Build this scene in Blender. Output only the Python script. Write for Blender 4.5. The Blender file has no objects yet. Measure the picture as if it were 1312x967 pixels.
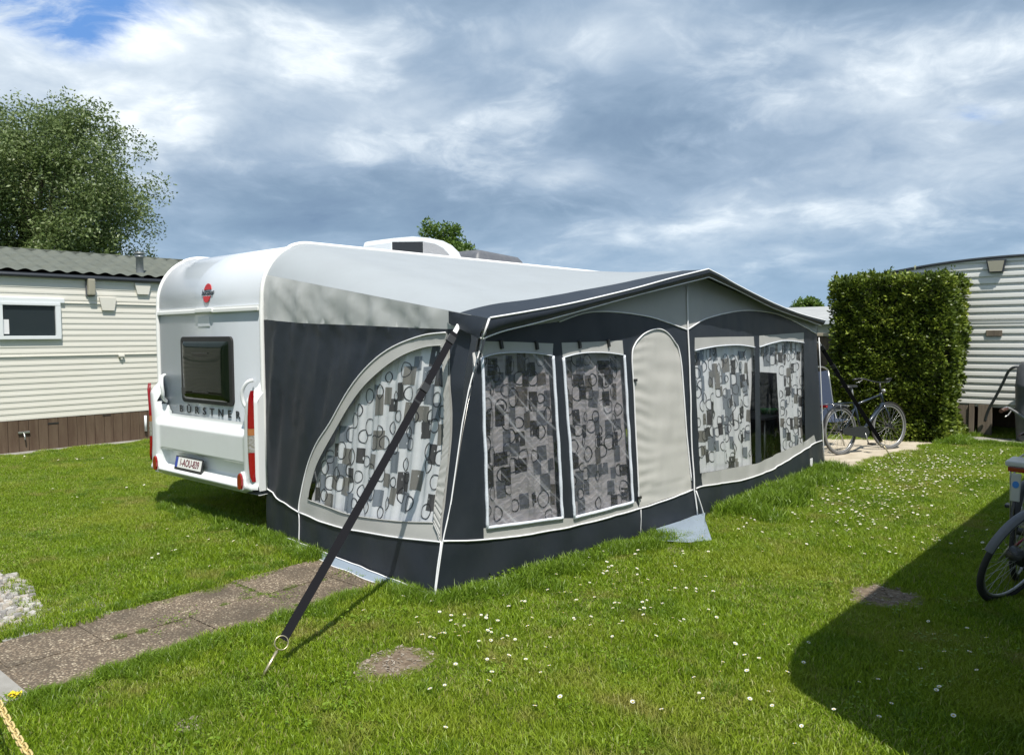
import bpy, bmesh, math, random
import numpy as np
from math import sin, cos, tan, pi, radians, sqrt, atan2, hypot
from mathutils import Vector, Matrix, noise, Euler
from mathutils.geometry import delaunay_2d_cdt

random.seed(7)
rng = np.random.default_rng(7)
S = bpy.context.scene
COL = S.collection

# ------------------------------------------------------------------ camera
# metres; x runs across the white caravan, y along it, z up; caravan rear corner at the origin
CAM = Vector((6.159, -3.767, 1.75))
FW = Vector((-0.65306, 0.75542, -0.05338)).normalized()
RT = Vector((0.75672, 0.65370, -0.00697)).normalized()
UP = RT.cross(FW).normalized()
RT = FW.cross(UP).normalized()
cam = bpy.data.cameras.new('camera')
cam.lens = 36 * 1000 / 1312
cam.sensor_width = 36
cam.clip_start = 0.05
cam.clip_end = 3000
camo = bpy.data.objects.new('camera', cam)
COL.objects.link(camo)
camo.matrix_world = Matrix(((RT.x, UP.x, -FW.x, CAM.x), (RT.y, UP.y, -FW.y, CAM.y), (RT.z, UP.z, -FW.z, CAM.z), (0, 0, 0, 1)))
S.camera = camo
SUNV = Vector((0.455, -0.27, 1.0)).normalized()      # towards the sun
SKY = 0.10

# ------------------------------------------------------------------ world
W = bpy.data.worlds.new('World')
S.world = W
W.use_nodes = True
nt = W.node_tree
nt.nodes.clear()
def wn(t, **k):
    n = nt.nodes.new(t)
    for a, b in k.items():
        setattr(n, a, b)
    return n
def wl(a, b):
    nt.links.new(a, b)
wo = wn('ShaderNodeOutputWorld')
bg = wn('ShaderNodeBackground')
bg.inputs[1].default_value = SKY
wl(bg.outputs[0], wo.inputs[0])
sky = wn('ShaderNodeTexSky', sky_type='NISHITA')
sky.sun_disc = False
sky.sun_elevation = math.asin(SUNV.z)
sky.sun_rotation = atan2(SUNV.x, SUNV.y)
tc = wn('ShaderNodeTexCoord')
sep = wn('ShaderNodeSeparateXYZ')
wl(tc.outputs['Generated'], sep.inputs[0])
def wmath(op, a, b=None, c=None, clamp=False):
    n = wn('ShaderNodeMath', operation=op)
    n.use_clamp = clamp
    for i, v in enumerate((a, b, c)):
        if v is None: continue
        if isinstance(v, (int, float)): n.inputs[i].default_value = v
        else: wl(v, n.inputs[i])
    return n.outputs[0]
zc = wmath('MAXIMUM', sep.outputs[2], 0.0)
den = wmath('ADD', zc, 0.26)
def cloudcoord(scx, scy, ox, oy, oz):
    px = wmath('DIVIDE', sep.outputs[0], den)
    py = wmath('DIVIDE', sep.outputs[1], den)
    # turn into camera-right / camera-forward ground axes so the banks lie across the view
    a = wmath('ADD', wmath('MULTIPLY', px, 0.7565 * scx), wmath('MULTIPLY', py, 0.654 * scx))
    b = wmath('ADD', wmath('MULTIPLY', px, -0.654 * scy), wmath('MULTIPLY', py, 0.7565 * scy))
    c = wn('ShaderNodeCombineXYZ')
    wl(wmath('ADD', a, ox), c.inputs[0]); wl(wmath('ADD', b, oy), c.inputs[1]); c.inputs[2].default_value = oz
    return c.outputs[0]
def wnoise(vec, scale, detail, rough, dist=0.0):
    n = wn('ShaderNodeTexNoise')
    n.inputs['Scale'].default_value = scale
    n.inputs['Detail'].default_value = detail
    n.inputs['Roughness'].default_value = rough
    n.inputs['Distortion'].default_value = dist
    wl(vec, n.inputs['Vector'])
    return n.outputs['Fac']
def wramp(v, a, b, smooth=True):
    n = wn('ShaderNodeMapRange')
    n.interpolation_type = 'SMOOTHSTEP' if smooth else 'LINEAR'
    wl(v, n.inputs[0])
    n.inputs[1].default_value = a; n.inputs[2].default_value = b
    n.inputs[3].default_value = 0; n.inputs[4].default_value = 1
    return n.outputs[0]
def spot(px, py, wx, wy):
    """soft blob of cloud round one compass direction"""
    d = (FW * 1000 + RT * (px - 656) - UP * (py - 483.5)).normalized()
    r = RT; u = UP
    def dotv(v):
        n = wn('ShaderNodeVectorMath', operation='DOT_PRODUCT')
        wl(tc.outputs['Generated'], n.inputs[0]); n.inputs[1].default_value = v
        return n.outputs['Value']
    ax = wmath('DIVIDE', wmath('SUBTRACT', dotv(tuple(r)), d.dot(r)), wx)
    ay = wmath('DIVIDE', wmath('SUBTRACT', dotv(tuple(u)), d.dot(u)), wy)
    q = wmath('ADD', wmath('MULTIPLY', ax, ax), wmath('MULTIPLY', ay, ay))
    front = wramp(dotv(tuple(FW)), 0.0, 0.2)
    return wmath('MULTIPLY', wmath('POWER', 2.718, wmath('MULTIPLY', q, -1.0)), front)
def warp(vec, scale, amt):
    n = wn('ShaderNodeTexNoise'); n.inputs['Scale'].default_value = scale; n.inputs['Detail'].default_value = 3
    wl(vec, n.inputs['Vector'])
    s_ = wn('ShaderNodeVectorMath', operation='SUBTRACT'); wl(n.outputs['Color'], s_.inputs[0]); s_.inputs[1].default_value = (.5, .5, .5)
    m_ = wn('ShaderNodeVectorMath', operation='MULTIPLY_ADD'); wl(s_.outputs[0], m_.inputs[0]); m_.inputs[1].default_value = (amt, amt, amt); wl(vec, m_.inputs[2])
    return m_.outputs[0]
c1 = cloudcoord(1.0, 1.10, 3.1, 1.7, 0.3)
c2 = warp(cloudcoord(1.0, 1.0, 7.3, 4.2, 1.9), 1.6, 0.6)
c3 = warp(cloudcoord(1.0, 1.0, 1.7, 8.2, 5.9), 3.0, 0.4)
big = wnoise(warp(c1, 0.8, 0.5), 0.9, 3, 0.5)
mid = wnoise(c2, 2.2, 12, 0.56)
fine = wnoise(c3, 5.0, 12, 0.60)
wisp = wnoise(c3, 2.6, 12, 0.62)
tone = wmath('ADD', wmath('ADD', wmath('MULTIPLY', big, 0.42), 0.072), wmath('ADD', wmath('MULTIPLY', mid, 0.42), wmath('MULTIPLY', fine, 0.16)))
# thin bright edges where the layers tear open
ridge = wmath('SUBTRACT', 1.0, wmath('MULTIPLY', wmath('ABSOLUTE', wmath('SUBTRACT', wisp, 0.52)), 9.0), clamp=True)
tone = wmath('ADD', tone, wmath('MULTIPLY', wmath('MULTIPLY', ridge, wramp(mid, 0.48, 0.62)), 0.07))
tone = wmath('SUBTRACT', tone, 0.01)
def addspot(v, px, py, wx, wy, amt):
    return wmath('ADD', v, wmath('MULTIPLY', spot(px, py, wx, wy), amt))
tone = addspot(tone, 380, 268, 0.26, 0.045, -0.09)
tone = addspot(tone, 640, 200, 0.12, 0.04, -0.05)
tone = addspot(tone, 880, 150, 0.24, 0.055, -0.11)
tone = addspot(tone, 1000, 30, 0.26, 0.050, -0.04)
tone = addspot(tone, 500, 165, 0.20, 0.045, 0.09)
tone = addspot(tone, 180, 100, 0.24, 0.09, 0.07)
tone = addspot(tone, 330, 70, 0.26, 0.06, 0.06)
tone = addspot(tone, 780, 60, 0.14, 0.04, 0.08)
tone = addspot(tone, 1180, 110, 0.16, 0.05, 0.09)
tone = addspot(tone, 900, 290, 0.18, 0.022, 0.04)
tone = addspot(tone, 1230, 225, 0.14, 0.030, 0.09)
tone = addspot(tone, 700, 225, 0.055, 0.026, 0.13)
tone = addspot(tone, 760, 215, 0.03, 0.018, 0.06)
tone = addspot(tone, 715, 264, 0.08, 0.014, -0.07)
tone = addspot(tone, 1000, 350, 0.5, 0.035, -0.02)
cr = wn('ShaderNodeValToRGB')
wl(tone, cr.inputs[0])
e = cr.color_ramp.elements
K = 1.0 / SKY
cols = [(0.36, (0.130, 0.195, 0.300)), (0.46, (0.185, 0.265, 0.370)), (0.54, (0.260, 0.345, 0.455)), (0.61, (0.375, 0.455, 0.550)), (0.69, (0.540, 0.610, 0.680)), (0.80, (0.82, 0.86, 0.88))]
while len(e) < len(cols): e.new(0.5)
for i, (p, c) in enumerate(cols):
    e[i].position = p; e[i].color = (*c, 1)
cr.color_ramp.interpolation = 'LINEAR'
vm = wn('ShaderNodeVectorMath', operation='SCALE')
wl(cr.outputs[0], vm.inputs[0]); vm.inputs['Scale'].default_value = K
# blue gaps
blue = wnoise(cloudcoord(1.0, 1.0, 1.2, 9.4, 4.0), 1.2, 8, 0.6, 0.4)
blue = addspot(blue, 60, 15, 0.13, 0.07, 0.42)
blue = addspot(blue, 250, 5, 0.20, 0.03, 0.12)
blue = addspot(blue, 560, 10, 0.10, 0.03, 0.06)
bm_ = wmath('MULTIPLY', wramp(blue, 0.62, 0.78), wramp(wmath('ADD', wisp, wmath('MULTIPLY', blue, 0.45)), 0.66, 0.84))
mx = wn('ShaderNodeMix', data_type='RGBA')
wl(bm_, mx.inputs[0]); wl(vm.outputs[0], mx.inputs[6])
bc = wn('ShaderNodeMix', data_type='RGBA')      # clear sky seen through the gaps, a little hazy
bc.inputs[0].default_value = 0.7
wl(sky.outputs[0], bc.inputs[6]); bc.inputs[7].default_value = (0.10 * K, 0.26 * K, 0.62 * K, 1)
wl(bc.outputs[2], mx.inputs[7])
# thin haze towards the horizon
hz = wramp(sep.outputs[2], 0.22, 0.0)
mh = wn('ShaderNodeMix', data_type='RGBA')
wl(wmath('MULTIPLY', hz, 0.6), mh.inputs[0]); wl(mx.outputs[2], mh.inputs[6])
mh.inputs[7].default_value = (0.24 * K, 0.37 * K, 0.51 * K, 1)
wl(mh.outputs[2], bg.inputs[0])

# ------------------------------------------------------------------ sun, exposure
sl = bpy.data.lights.new('sun', 'SUN')
sl.energy = 4.3
sl.angle = radians(0.53)
sl.color = (1.0, 0.955, 0.87)
so = bpy.data.objects.new('sun', sl)
COL.objects.link(so)
so.rotation_euler = SUNV.to_track_quat('Z', 'Y').to_euler()
so.location = (5, -5, 12)
S.view_settings.view_transform = 'Standard'
S.view_settings.look = 'None'
S.view_settings.exposure = 0.48
S.view_settings.gamma = 1.0
S.view_settings.use_curve_mapping = False
S.cycles.max_bounces = 8
S.cycles.transparent_max_bounces = 12
S.cycles.caustics_reflective = False
S.cycles.caustics_refractive = False

# ------------------------------------------------------------------ survey helpers (photo survey points cast onto real planes)
def ray(px, py):
    return (FW * 1000 + RT * (px - 656) - UP * (py - 483.5)).normalized()
def onz(px, py, z=0.0):
    d = ray(px, py); return CAM + d * ((z - CAM.z) / d.z)
def onx(px, py, x):
    d = ray(px, py); return CAM + d * ((x - CAM.x) / d.x)
def ony(px, py, y):
    d = ray(px, py); return CAM + d * ((y - CAM.y) / d.y)
def atd(px, py, D):
    d = ray(px, py); return CAM + d * (D / d.dot(FW))
def project(p):
    q = Vector(p) - CAM; z = q.dot(FW)
    return 656 + 1000 * q.dot(RT) / z, 483.5 - 1000 * q.dot(UP) / z, z

# ------------------------------------------------------------------ materials
def mat(name, color=(0.5, 0.5, 0.5), rough=0.6, metal=0.0, spec=0.5, var=None, bump=None, trans=0.0, coat=0.0, coords='Object', emit=None):
    """var=(scale, amount, other colour[, detail, stretch]); bump=(scale, strength, distance[, stretch])"""
    m = bpy.data.materials.new(name); m.use_nodes = True
    n = m.node_tree.nodes; l = m.node_tree.links
    b = n['Principled BSDF']
    b.inputs['Base Color'].default_value = (*color, 1)
    b.inputs['Roughness'].default_value = rough
    b.inputs['Metallic'].default_value = metal
    b.inputs['Specular IOR Level'].default_value = spec
    if coat: b.inputs['Coat Weight'].default_value = coat; b.inputs['Coat Roughness'].default_value = 0.08
    def vec(stretch):
        t = n.new('ShaderNodeTexCoord'); mp = n.new('ShaderNodeMapping')
        l.new(t.outputs[coords], mp.inputs[0]); mp.inputs['Scale'].default_value = stretch
        return mp.outputs[0]
    if var:
        sc, am, oc = var[:3]; det = var[3] if len(var) > 3 else 6; st = var[4] if len(var) > 4 else (1, 1, 1)
        t = n.new('ShaderNodeTexNoise'); t.inputs['Scale'].default_value = sc; t.inputs['Detail'].default_value = det; t.inputs['Roughness'].default_value = 0.65
        l.new(vec(st), t.inputs[0])
        r = n.new('ShaderNodeMapRange'); r.inputs[1].default_value = 0.38; r.inputs[2].default_value = 0.66; r.inputs[4].default_value = am
        l.new(t.outputs[0], r.inputs[0])
        x = n.new('ShaderNodeMix'); x.data_type = 'RGBA'; x.inputs[6].default_value = (*color, 1); x.inputs[7].default_value = (*oc, 1)
        l.new(r.outputs[0], x.inputs[0]); l.new(x.outputs[2], b.inputs['Base Color'])
    if bump:
        sc, stg, ds = bump[:3]; st = bump[3] if len(bump) > 3 else (1, 1, 1)
        t = n.new('ShaderNodeTexNoise'); t.inputs['Scale'].default_value = sc; t.inputs['Detail'].default_value = 5
        l.new(vec(st), t.inputs[0])
        bp = n.new('ShaderNodeBump'); bp.inputs['Strength'].default_value = stg; bp.inputs['Distance'].default_value = ds
        l.new(t.outputs[0], bp.inputs['Height']); l.new(bp.outputs[0], b.inputs['Normal'])
    if trans:
        tr = n.new('ShaderNodeBsdfTranslucent'); ms = n.new('ShaderNodeMixShader'); ms.inputs[0].default_value = trans
        src = b.inputs['Base Color'].links[0].from_socket if b.inputs['Base Color'].links else None
        if src: l.new(src, tr.inputs[0])
        else: tr.inputs[0].default_value = (*color, 1)
        o = n['Material Output']; l.new(b.outputs[0], ms.inputs[1]); l.new(tr.outputs[0], ms.inputs[2]); l.new(ms.outputs[0], o.inputs[0])
    return m
def film(name, tint, gloss, rough=0.06, bump=(3, 0.5, 0.05, (1, 1, 1)), scuff=0.0):
    m = bpy.data.materials.new(name); m.use_nodes = True
    n = m.node_tree.nodes; l = m.node_tree.links; n.clear()
    o = n.new('ShaderNodeOutputMaterial'); t = n.new('ShaderNodeBsdfTransparent'); t.inputs[0].default_value = (*tint, 1)
    g = n.new('ShaderNodeBsdfGlossy'); g.inputs['Roughness'].default_value = rough; g.inputs[0].default_value = (0.9, 0.95, 1, 1)
    f = n.new('ShaderNodeFresnel'); f.inputs[0].default_value = 1.38
    mm = n.new('ShaderNodeMath'); mm.operation = 'MULTIPLY_ADD'; mm.inputs[1].default_value = 0.45; mm.inputs[2].default_value = gloss; mm.use_clamp = True
    l.new(f.outputs[0], mm.inputs[0])
    ms = n.new('ShaderNodeMixShader'); l.new(mm.outputs[0], ms.inputs[0]); l.new(t.outputs[0], ms.inputs[1]); l.new(g.outputs[0], ms.inputs[2]); l.new(ms.outputs[0], o.inputs[0])
    tc = n.new('ShaderNodeTexCoord'); mp = n.new('ShaderNodeMapping'); l.new(tc.outputs['Object'], mp.inputs[0])
    mp.inputs['Scale'].default_value = bump[3]
    if len(bump) > 4: mp.inputs['Rotation'].default_value = bump[4]
    nz = n.new('ShaderNodeTexNoise'); nz.inputs['Scale'].default_value = bump[0]; nz.inputs['Detail'].default_value = 3; l.new(mp.outputs[0], nz.inputs[0])
    bp = n.new('ShaderNodeBump'); bp.inputs['Strength'].default_value = bump[1]; bp.inputs['Distance'].default_value = bump[2]
    l.new(nz.outputs[0], bp.inputs['Height']); l.new(bp.outputs[0], g.inputs['Normal']); l.new(bp.outputs[0], f.inputs['Normal'])
    if scuff:     # diagonal reflections in wrinkled foil, painted as pale diffuse streaks
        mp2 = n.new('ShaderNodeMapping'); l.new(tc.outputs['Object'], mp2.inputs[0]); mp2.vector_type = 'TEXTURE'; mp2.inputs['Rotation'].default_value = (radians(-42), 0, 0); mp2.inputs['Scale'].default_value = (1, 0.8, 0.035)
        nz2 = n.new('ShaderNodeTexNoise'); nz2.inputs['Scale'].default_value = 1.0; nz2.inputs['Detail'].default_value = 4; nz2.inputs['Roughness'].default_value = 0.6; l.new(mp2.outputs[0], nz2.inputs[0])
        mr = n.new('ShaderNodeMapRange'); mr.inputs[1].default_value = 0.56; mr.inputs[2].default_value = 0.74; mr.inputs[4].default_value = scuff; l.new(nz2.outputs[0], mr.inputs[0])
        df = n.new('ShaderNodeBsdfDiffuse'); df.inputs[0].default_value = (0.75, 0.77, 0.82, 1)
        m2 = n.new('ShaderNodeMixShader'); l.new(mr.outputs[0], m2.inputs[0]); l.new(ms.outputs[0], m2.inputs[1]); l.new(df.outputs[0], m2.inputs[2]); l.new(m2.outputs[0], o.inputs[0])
    return m

M = {}
M['black_fabric'] = mat('charcoal awning fabric', (0.016, 0.021, 0.030), 0.50, spec=0.45, var=(2.2, 0.9, (0.026, 0.031, 0.040), 10), bump=(260, 0.25, 0.002), coords='Object')
M['strap_fabric'] = mat('black webbing', (0.010, 0.010, 0.013), 0.8, spec=0.15, bump=(300, 0.4, 0.002))
M['grey_fabric'] = mat('light grey awning fabric', (0.47, 0.485, 0.485), 0.7, var=(5, 0.5, (0.42, 0.43, 0.43)), bump=(260, 0.2, 0.002), trans=0.10)
M['gable_fabric'] = mat('warm grey awning fabric', (0.40, 0.40, 0.385), 0.7, var=(5, 0.5, (0.36, 0.36, 0.35)), bump=(200, 0.2, 0.002))
M['door_fabric'] = mat('beige grey door fabric', (0.46, 0.455, 0.43), 0.7, var=(5, 0.4, (0.42, 0.41, 0.39)), bump=(200, 0.2, 0.002))
M['roof_fabric'] = mat('pale roof fabric', (0.40, 0.435, 0.465), 0.65, var=(2.5, 0.6, (0.365, 0.395, 0.42)), bump=(200, 0.15, 0.002), trans=0.22)
M['piping'] = mat('white piping', (0.78, 0.78, 0.8), 0.45)
M['mud_flap'] = mat('pale blue mud flap', (0.22, 0.27, 0.33), 0.55, bump=(14, 0.3, 0.01))
M['tape'] = mat('window seam tape', (0.68, 0.72, 0.80), 0.5, bump=(60, 0.4, 0.004))
M['clear'] = film('clear window foil', (0.97, 0.98, 0.985), 0.008, 0.05, (2.2, 0.35, 0.05, (1.0, 1.0, 0.35)))
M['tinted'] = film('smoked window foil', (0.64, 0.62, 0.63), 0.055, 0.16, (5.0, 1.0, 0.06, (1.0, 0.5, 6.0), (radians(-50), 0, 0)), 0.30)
M['curtain'] = mat('white curtain cloth', (0.88, 0.885, 0.90), 0.8, trans=0.06)
M['curt_dark'] = mat('dark grey curtain print', (0.085, 0.083, 0.085), 0.8)
M['curt_mid'] = mat('blue grey curtain print', (0.24, 0.265, 0.30), 0.8)
M['curt_taupe'] = mat('taupe curtain print', (0.24, 0.23, 0.21), 0.8)
M['curt_ring'] = mat('near black curtain ring print', (0.03, 0.03, 0.036), 0.8)
M['van_white'] = mat('white caravan coachwork', (0.72, 0.735, 0.755), 0.22, coat=0.5, var=(1.5, 0.5, (0.68, 0.69, 0.70)))
M['van_silver'] = mat('pearl grey caravan panel', (0.57, 0.605, 0.655), 0.30, coat=0.4, var=(3, 0.4, (0.54, 0.575, 0.625)), bump=(1.6, 0.06, 0.05))
M['van_white2'] = mat('white bumper plastic', (0.74, 0.76, 0.77), 0.28, coat=0.4, var=(5, 0.4, (0.68, 0.70, 0.70)))
M['rail'] = mat('white awning rail', (0.80, 0.80, 0.79), 0.4)
M['rubber'] = mat('black rubber', (0.02, 0.02, 0.021), 0.6)
M['tyre'] = mat('tyre rubber', (0.028, 0.028, 0.03), 0.75, bump=(90, 0.5, 0.003))
M['tyre_dusty'] = mat('dusty tyre rubber', (0.11, 0.11, 0.11), 0.8, bump=(90, 0.5, 0.003))
M['dark_glass'] = mat('smoked acrylic window', (0.008, 0.013, 0.008), 0.06, spec=0.16, bump=(3, 0.10, 0.02))
M['glass'] = mat('window glass', (0.02, 0.028, 0.032), 0.04, coat=0.6)
M['red_lens'] = mat('red lamp lens', (0.27, 0.004, 0.008), 0.12, coat=0.7, bump=(60, 0.2, 0.003))
M['clear_lens'] = mat('clear lamp lens', (0.50, 0.47, 0.44), 0.12, metal=0.55, bump=(40, 0.8, 0.01))
M['amber_lens'] = mat('amber lamp lens', (0.5, 0.2, 0.08), 0.15, metal=0.3)
M['letter_black'] = mat('black lettering', (0.012, 0.016, 0.022), 0.4)
M['letter_red'] = mat('plate ruby lettering', (0.13, 0.005, 0.02), 0.4)
M['logo_red'] = mat('red emblem', (0.50, 0.015, 0.015), 0.35)
M['plate_white'] = mat('plate white', (0.78, 0.78, 0.76), 0.3)
M['plate_blue'] = mat('plate blue', (0.015, 0.05, 0.35), 0.3)
M['plastic_black'] = mat('black plastic', (0.025, 0.026, 0.028), 0.4)
M['plastic_grey'] = mat('dark grey plastic', (0.10, 0.105, 0.12), 0.5, var=(12, 0.5, (0.15, 0.15, 0.16)))
M['ac_mesh'] = mat('grey perforated grille', (0.38, 0.38, 0.39), 0.6, bump=(120, 1.0, 0.01))
M['steel'] = mat('galvanised steel', (0.50, 0.50, 0.48), 0.35, metal=0.8, bump=(30, 0.2, 0.003))
M['brass'] = mat('brass coloured steel', (0.58, 0.50, 0.33), 0.32, metal=0.85)
M['chrome'] = mat('bright metal', (0.65, 0.65, 0.66), 0.2, metal=1.0)
M['spoke'] = mat('spoke wire', (0.45, 0.45, 0.44), 0.35, metal=0.8)
M['flue'] = mat('zinc flue', (0.34, 0.36, 0.38), 0.45, metal=0.5, var=(8, 0.6, (0.25, 0.26, 0.27)))
def siding_mat(name, c, c2):
    return mat(name, c, 0.42, var=(1.6, 0.55, c2, 6, (0.4, 0.4, 3.0)), bump=(14, 0.06, 0.01, (0.3, 0.3, 1)))
M['cream'] = siding_mat('cream aluminium cladding', (0.70, 0.68, 0.62), (0.64, 0.615, 0.545))
M['whiteclad'] = siding_mat('white aluminium cladding', (0.68, 0.68, 0.655), (0.58, 0.58, 0.555))
M['white_pvc'] = mat('white window frame', (0.74, 0.77, 0.79), 0.35)
M['rooftile'] = mat('grey green steel tile sheet', (0.092, 0.102, 0.086), 0.85, var=(3.5, 0.8, (0.125, 0.137, 0.117)), bump=(160, 0.5, 0.004))
M['gutter'] = mat('dark gutter', (0.035, 0.04, 0.05), 0.4)
M['brown_wood'] = mat('weathered brown boards', (0.085, 0.052, 0.032), 0.8, var=(5, 0.8, (0.135, 0.095, 0.062), 8, (2.5, 2.5, 0.35)), bump=(20, 0.5, 0.006, (3, 3, 0.3)))
M['grey_wood'] = mat('weathered pale wood', (0.20, 0.165, 0.125), 0.85, var=(6, 0.9, (0.12, 0.095, 0.075), 8, (3, 3, 0.3)), bump=(20, 0.5, 0.006, (3, 3, 0.3)))
M['lamp_glass'] = mat('frosted lamp cover', (0.34, 0.32, 0.25), 0.35)
M['fence_wood'] = mat('dull brown fence boards', (0.155, 0.115, 0.08), 0.85, var=(5, 0.9, (0.09, 0.07, 0.055), 8, (3, 3, 0.3)), bump=(20, 0.5, 0.006, (3, 3, 0.3)))
M['slate_roof'] = mat('pale grey roof sheet', (0.36, 0.37, 0.37), 0.7, var=(3, 0.7, (0.28, 0.29, 0.29)))
M['navy'] = mat('navy canvas', (0.035, 0.05, 0.09), 0.7, bump=(80, 0.3, 0.004))
M['bike_black'] = mat('black bicycle enamel', (0.022, 0.025, 0.032), 0.3, coat=0.4)
M['bike_blue'] = mat('slate blue bicycle enamel', (0.022, 0.032, 0.05), 0.28, coat=0.5)
M['bike_red'] = mat('dark red bicycle enamel', (0.20, 0.012, 0.035), 0.3, coat=0.5)
M['bike_silver'] = mat('silver bicycle enamel', (0.42, 0.42, 0.42), 0.3, metal=0.5)
M['leather'] = mat('brown saddle leather', (0.075, 0.035, 0.022), 0.5)
M['sticker'] = mat('blue sticker', (0.05, 0.22, 0.62), 0.3)
M['pale_panel'] = mat('pale grey reflector panel', (0.50, 0.50, 0.47), 0.3)
M['chain_yellow'] = mat('faded yellow plastic chain', (0.62, 0.46, 0.17), 0.5, var=(9, 0.6, (0.68, 0.56, 0.32)), trans=0.08)
M['rope_yellow'] = mat('bright yellow rope', (0.75, 0.58, 0.02), 0.6)
M['green_plastic'] = mat('green plastic', (0.03, 0.32, 0.06), 0.35)
M['bark'] = mat('tree bark', (0.09, 0.07, 0.05), 0.9, bump=(20, 0.6, 0.02, (1, 1, 0.3)))
M['stone_white'] = mat('pale limestone chippings', (0.40, 0.385, 0.36), 0.8, var=(3, 0.9, (0.34, 0.32, 0.29)))
M['interior'] = mat('dark groundsheet', (0.06, 0.065, 0.07), 0.8)

def leaf_mat(name, ramp, trans=0.35, rough=0.5, wscale=None, wcol=None, spec=0.4):
    """ramp over a per-leaf random attribute 'var'; optional world-space patches of another hue"""
    m = bpy.data.materials.new(name); m.use_nodes = True
    n = m.node_tree.nodes; l = m.node_tree.links
    b = n['Principled BSDF']; b.inputs['Roughness'].default_value = rough; b.inputs['Specular IOR Level'].default_value = spec
    a = n.new('ShaderNodeAttribute'); a.attribute_name = 'var'
    r = n.new('ShaderNodeValToRGB'); l.new(a.outputs['Fac'], r.inputs[0])
    el = r.color_ramp.elements
    while len(el) < len(ramp): el.new(0.5)
    for i, (p, c) in enumerate(ramp): el[i].position = p; el[i].color = (*c, 1)
    out = r.outputs[0]
    if wscale:
        g = n.new('ShaderNodeNewGeometry')
        for k, (sc, lo, hi, am, c) in enumerate(wcol):
            t = n.new('ShaderNodeTexNoise'); t.inputs['Scale'].default_value = sc; t.inputs['Detail'].default_value = 4; t.noise_dimensions = '4D'; t.inputs['W'].default_value = k * 3.3
            l.new(g.outputs['Position'], t.inputs['Vector'])
            mr = n.new('ShaderNodeMapRange'); mr.inputs[1].default_value = lo; mr.inputs[2].default_value = hi; mr.inputs[4].default_value = am; l.new(t.outputs[0], mr.inputs[0])
            x = n.new('ShaderNodeMix'); x.data_type = 'RGBA'; l.new(mr.outputs[0], x.inputs[0]); l.new(out, x.inputs[6]); x.inputs[7].default_value = (*c, 1)
            out = x.outputs[2]
    l.new(out, b.inputs['Base Color'])
    tr = n.new('ShaderNodeBsdfTranslucent'); l.new(out, tr.inputs[0])
    ms = n.new('ShaderNodeMixShader'); ms.inputs[0].default_value = trans
    l.new(b.outputs[0], ms.inputs[1]); l.new(tr.outputs[0], ms.inputs[2]); l.new(ms.outputs[0], n['Material Output'].inputs[0])
    return m
M['grass'] = leaf_mat('grass blades', [(0.0, (0.095, 0.160, 0.008)), (0.5, (0.225, 0.340, 0.016)), (0.9, (0.37, 0.50, 0.035)), (1.0, (0.38, 0.36, 0.14))], 0.38, 0.45, True,
                      [(0.9, 0.48, 0.68, 0.65, (0.32, 0.37, 0.040)), (1.7, 0.54, 0.72, 0.60, (0.080, 0.180, 0.008)), (3.1, 0.56, 0.72, 0.60, (0.36, 0.31, 0.10))])
M['lush'] = leaf_mat('lush grass tufts', [(0.0, (0.085, 0.155, 0.010)), (0.6, (0.165, 0.275, 0.018)), (1.0, (0.28, 0.40, 0.05))], 0.38, 0.4)
M['willow'] = leaf_mat('grey green willow leaves', [(0.0, (0.090, 0.135, 0.040)), (0.6, (0.18, 0.24, 0.080)), (0.85, (0.30, 0.37, 0.18)), (1.0, (0.40, 0.45, 0.28))], 0.35, 0.42)
M['leafgreen'] = leaf_mat('fresh green leaves', [(0.0, (0.055, 0.105, 0.018)), (0.7, (0.115, 0.195, 0.03)), (1.0, (0.22, 0.30, 0.06))], 0.35, 0.45)
M['hedge'] = leaf_mat('hedge leaves', [(0.0, (0.050, 0.080, 0.010)), (0.5, (0.115, 0.165, 0.018)), (0.82, (0.23, 0.29, 0.035)), (1.0, (0.38, 0.42, 0.09))], 0.22, 0.42)
M['petal'] = mat('daisy petals', (0.82, 0.82, 0.80), 0.6, trans=0.2)
M['pollen'] = mat('daisy centre', (0.75, 0.50, 0.03), 0.7)

# ground and hard surfaces
def ground_mat():
    m = bpy.data.materials.new('turf soil'); m.use_nodes = True
    n = m.node_tree.nodes; l = m.node_tree.links; b = n['Principled BSDF']; b.inputs['Roughness'].default_value = 0.95
    g = n.new('ShaderNodeNewGeometry')
    t = n.new('ShaderNodeTexNoise'); t.inputs['Scale'].default_value = 1.1; t.inputs['Detail'].default_value = 12; t.inputs['Roughness'].default_value = 0.7; l.new(g.outputs['Position'], t.inputs[0])
    r = n.new('ShaderNodeValToRGB'); l.new(t.outputs[0], r.inputs[0])
    el = r.color_ramp.elements; el[0].position = 0.38; el[0].color = (0.040, 0.070, 0.012, 1); el[1].position = 0.62; el[1].color = (0.095, 0.125, 0.026, 1)
    l.new(r.outputs[0], b.inputs['Base Color'])
    t2 = n.new('ShaderNodeTexNoise'); t2.inputs['Scale'].default_value = 60; t2.inputs['Detail'].default_value = 6; l.new(g.outputs['Position'], t2.inputs[0])
    bp = n.new('ShaderNodeBump'); bp.inputs['Distance'].default_value = 0.03; l.new(t2.outputs[0], bp.inputs['Height']); l.new(bp.outputs[0], b.inputs['Normal'])
    return m
M['ground'] = ground_mat()
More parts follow.
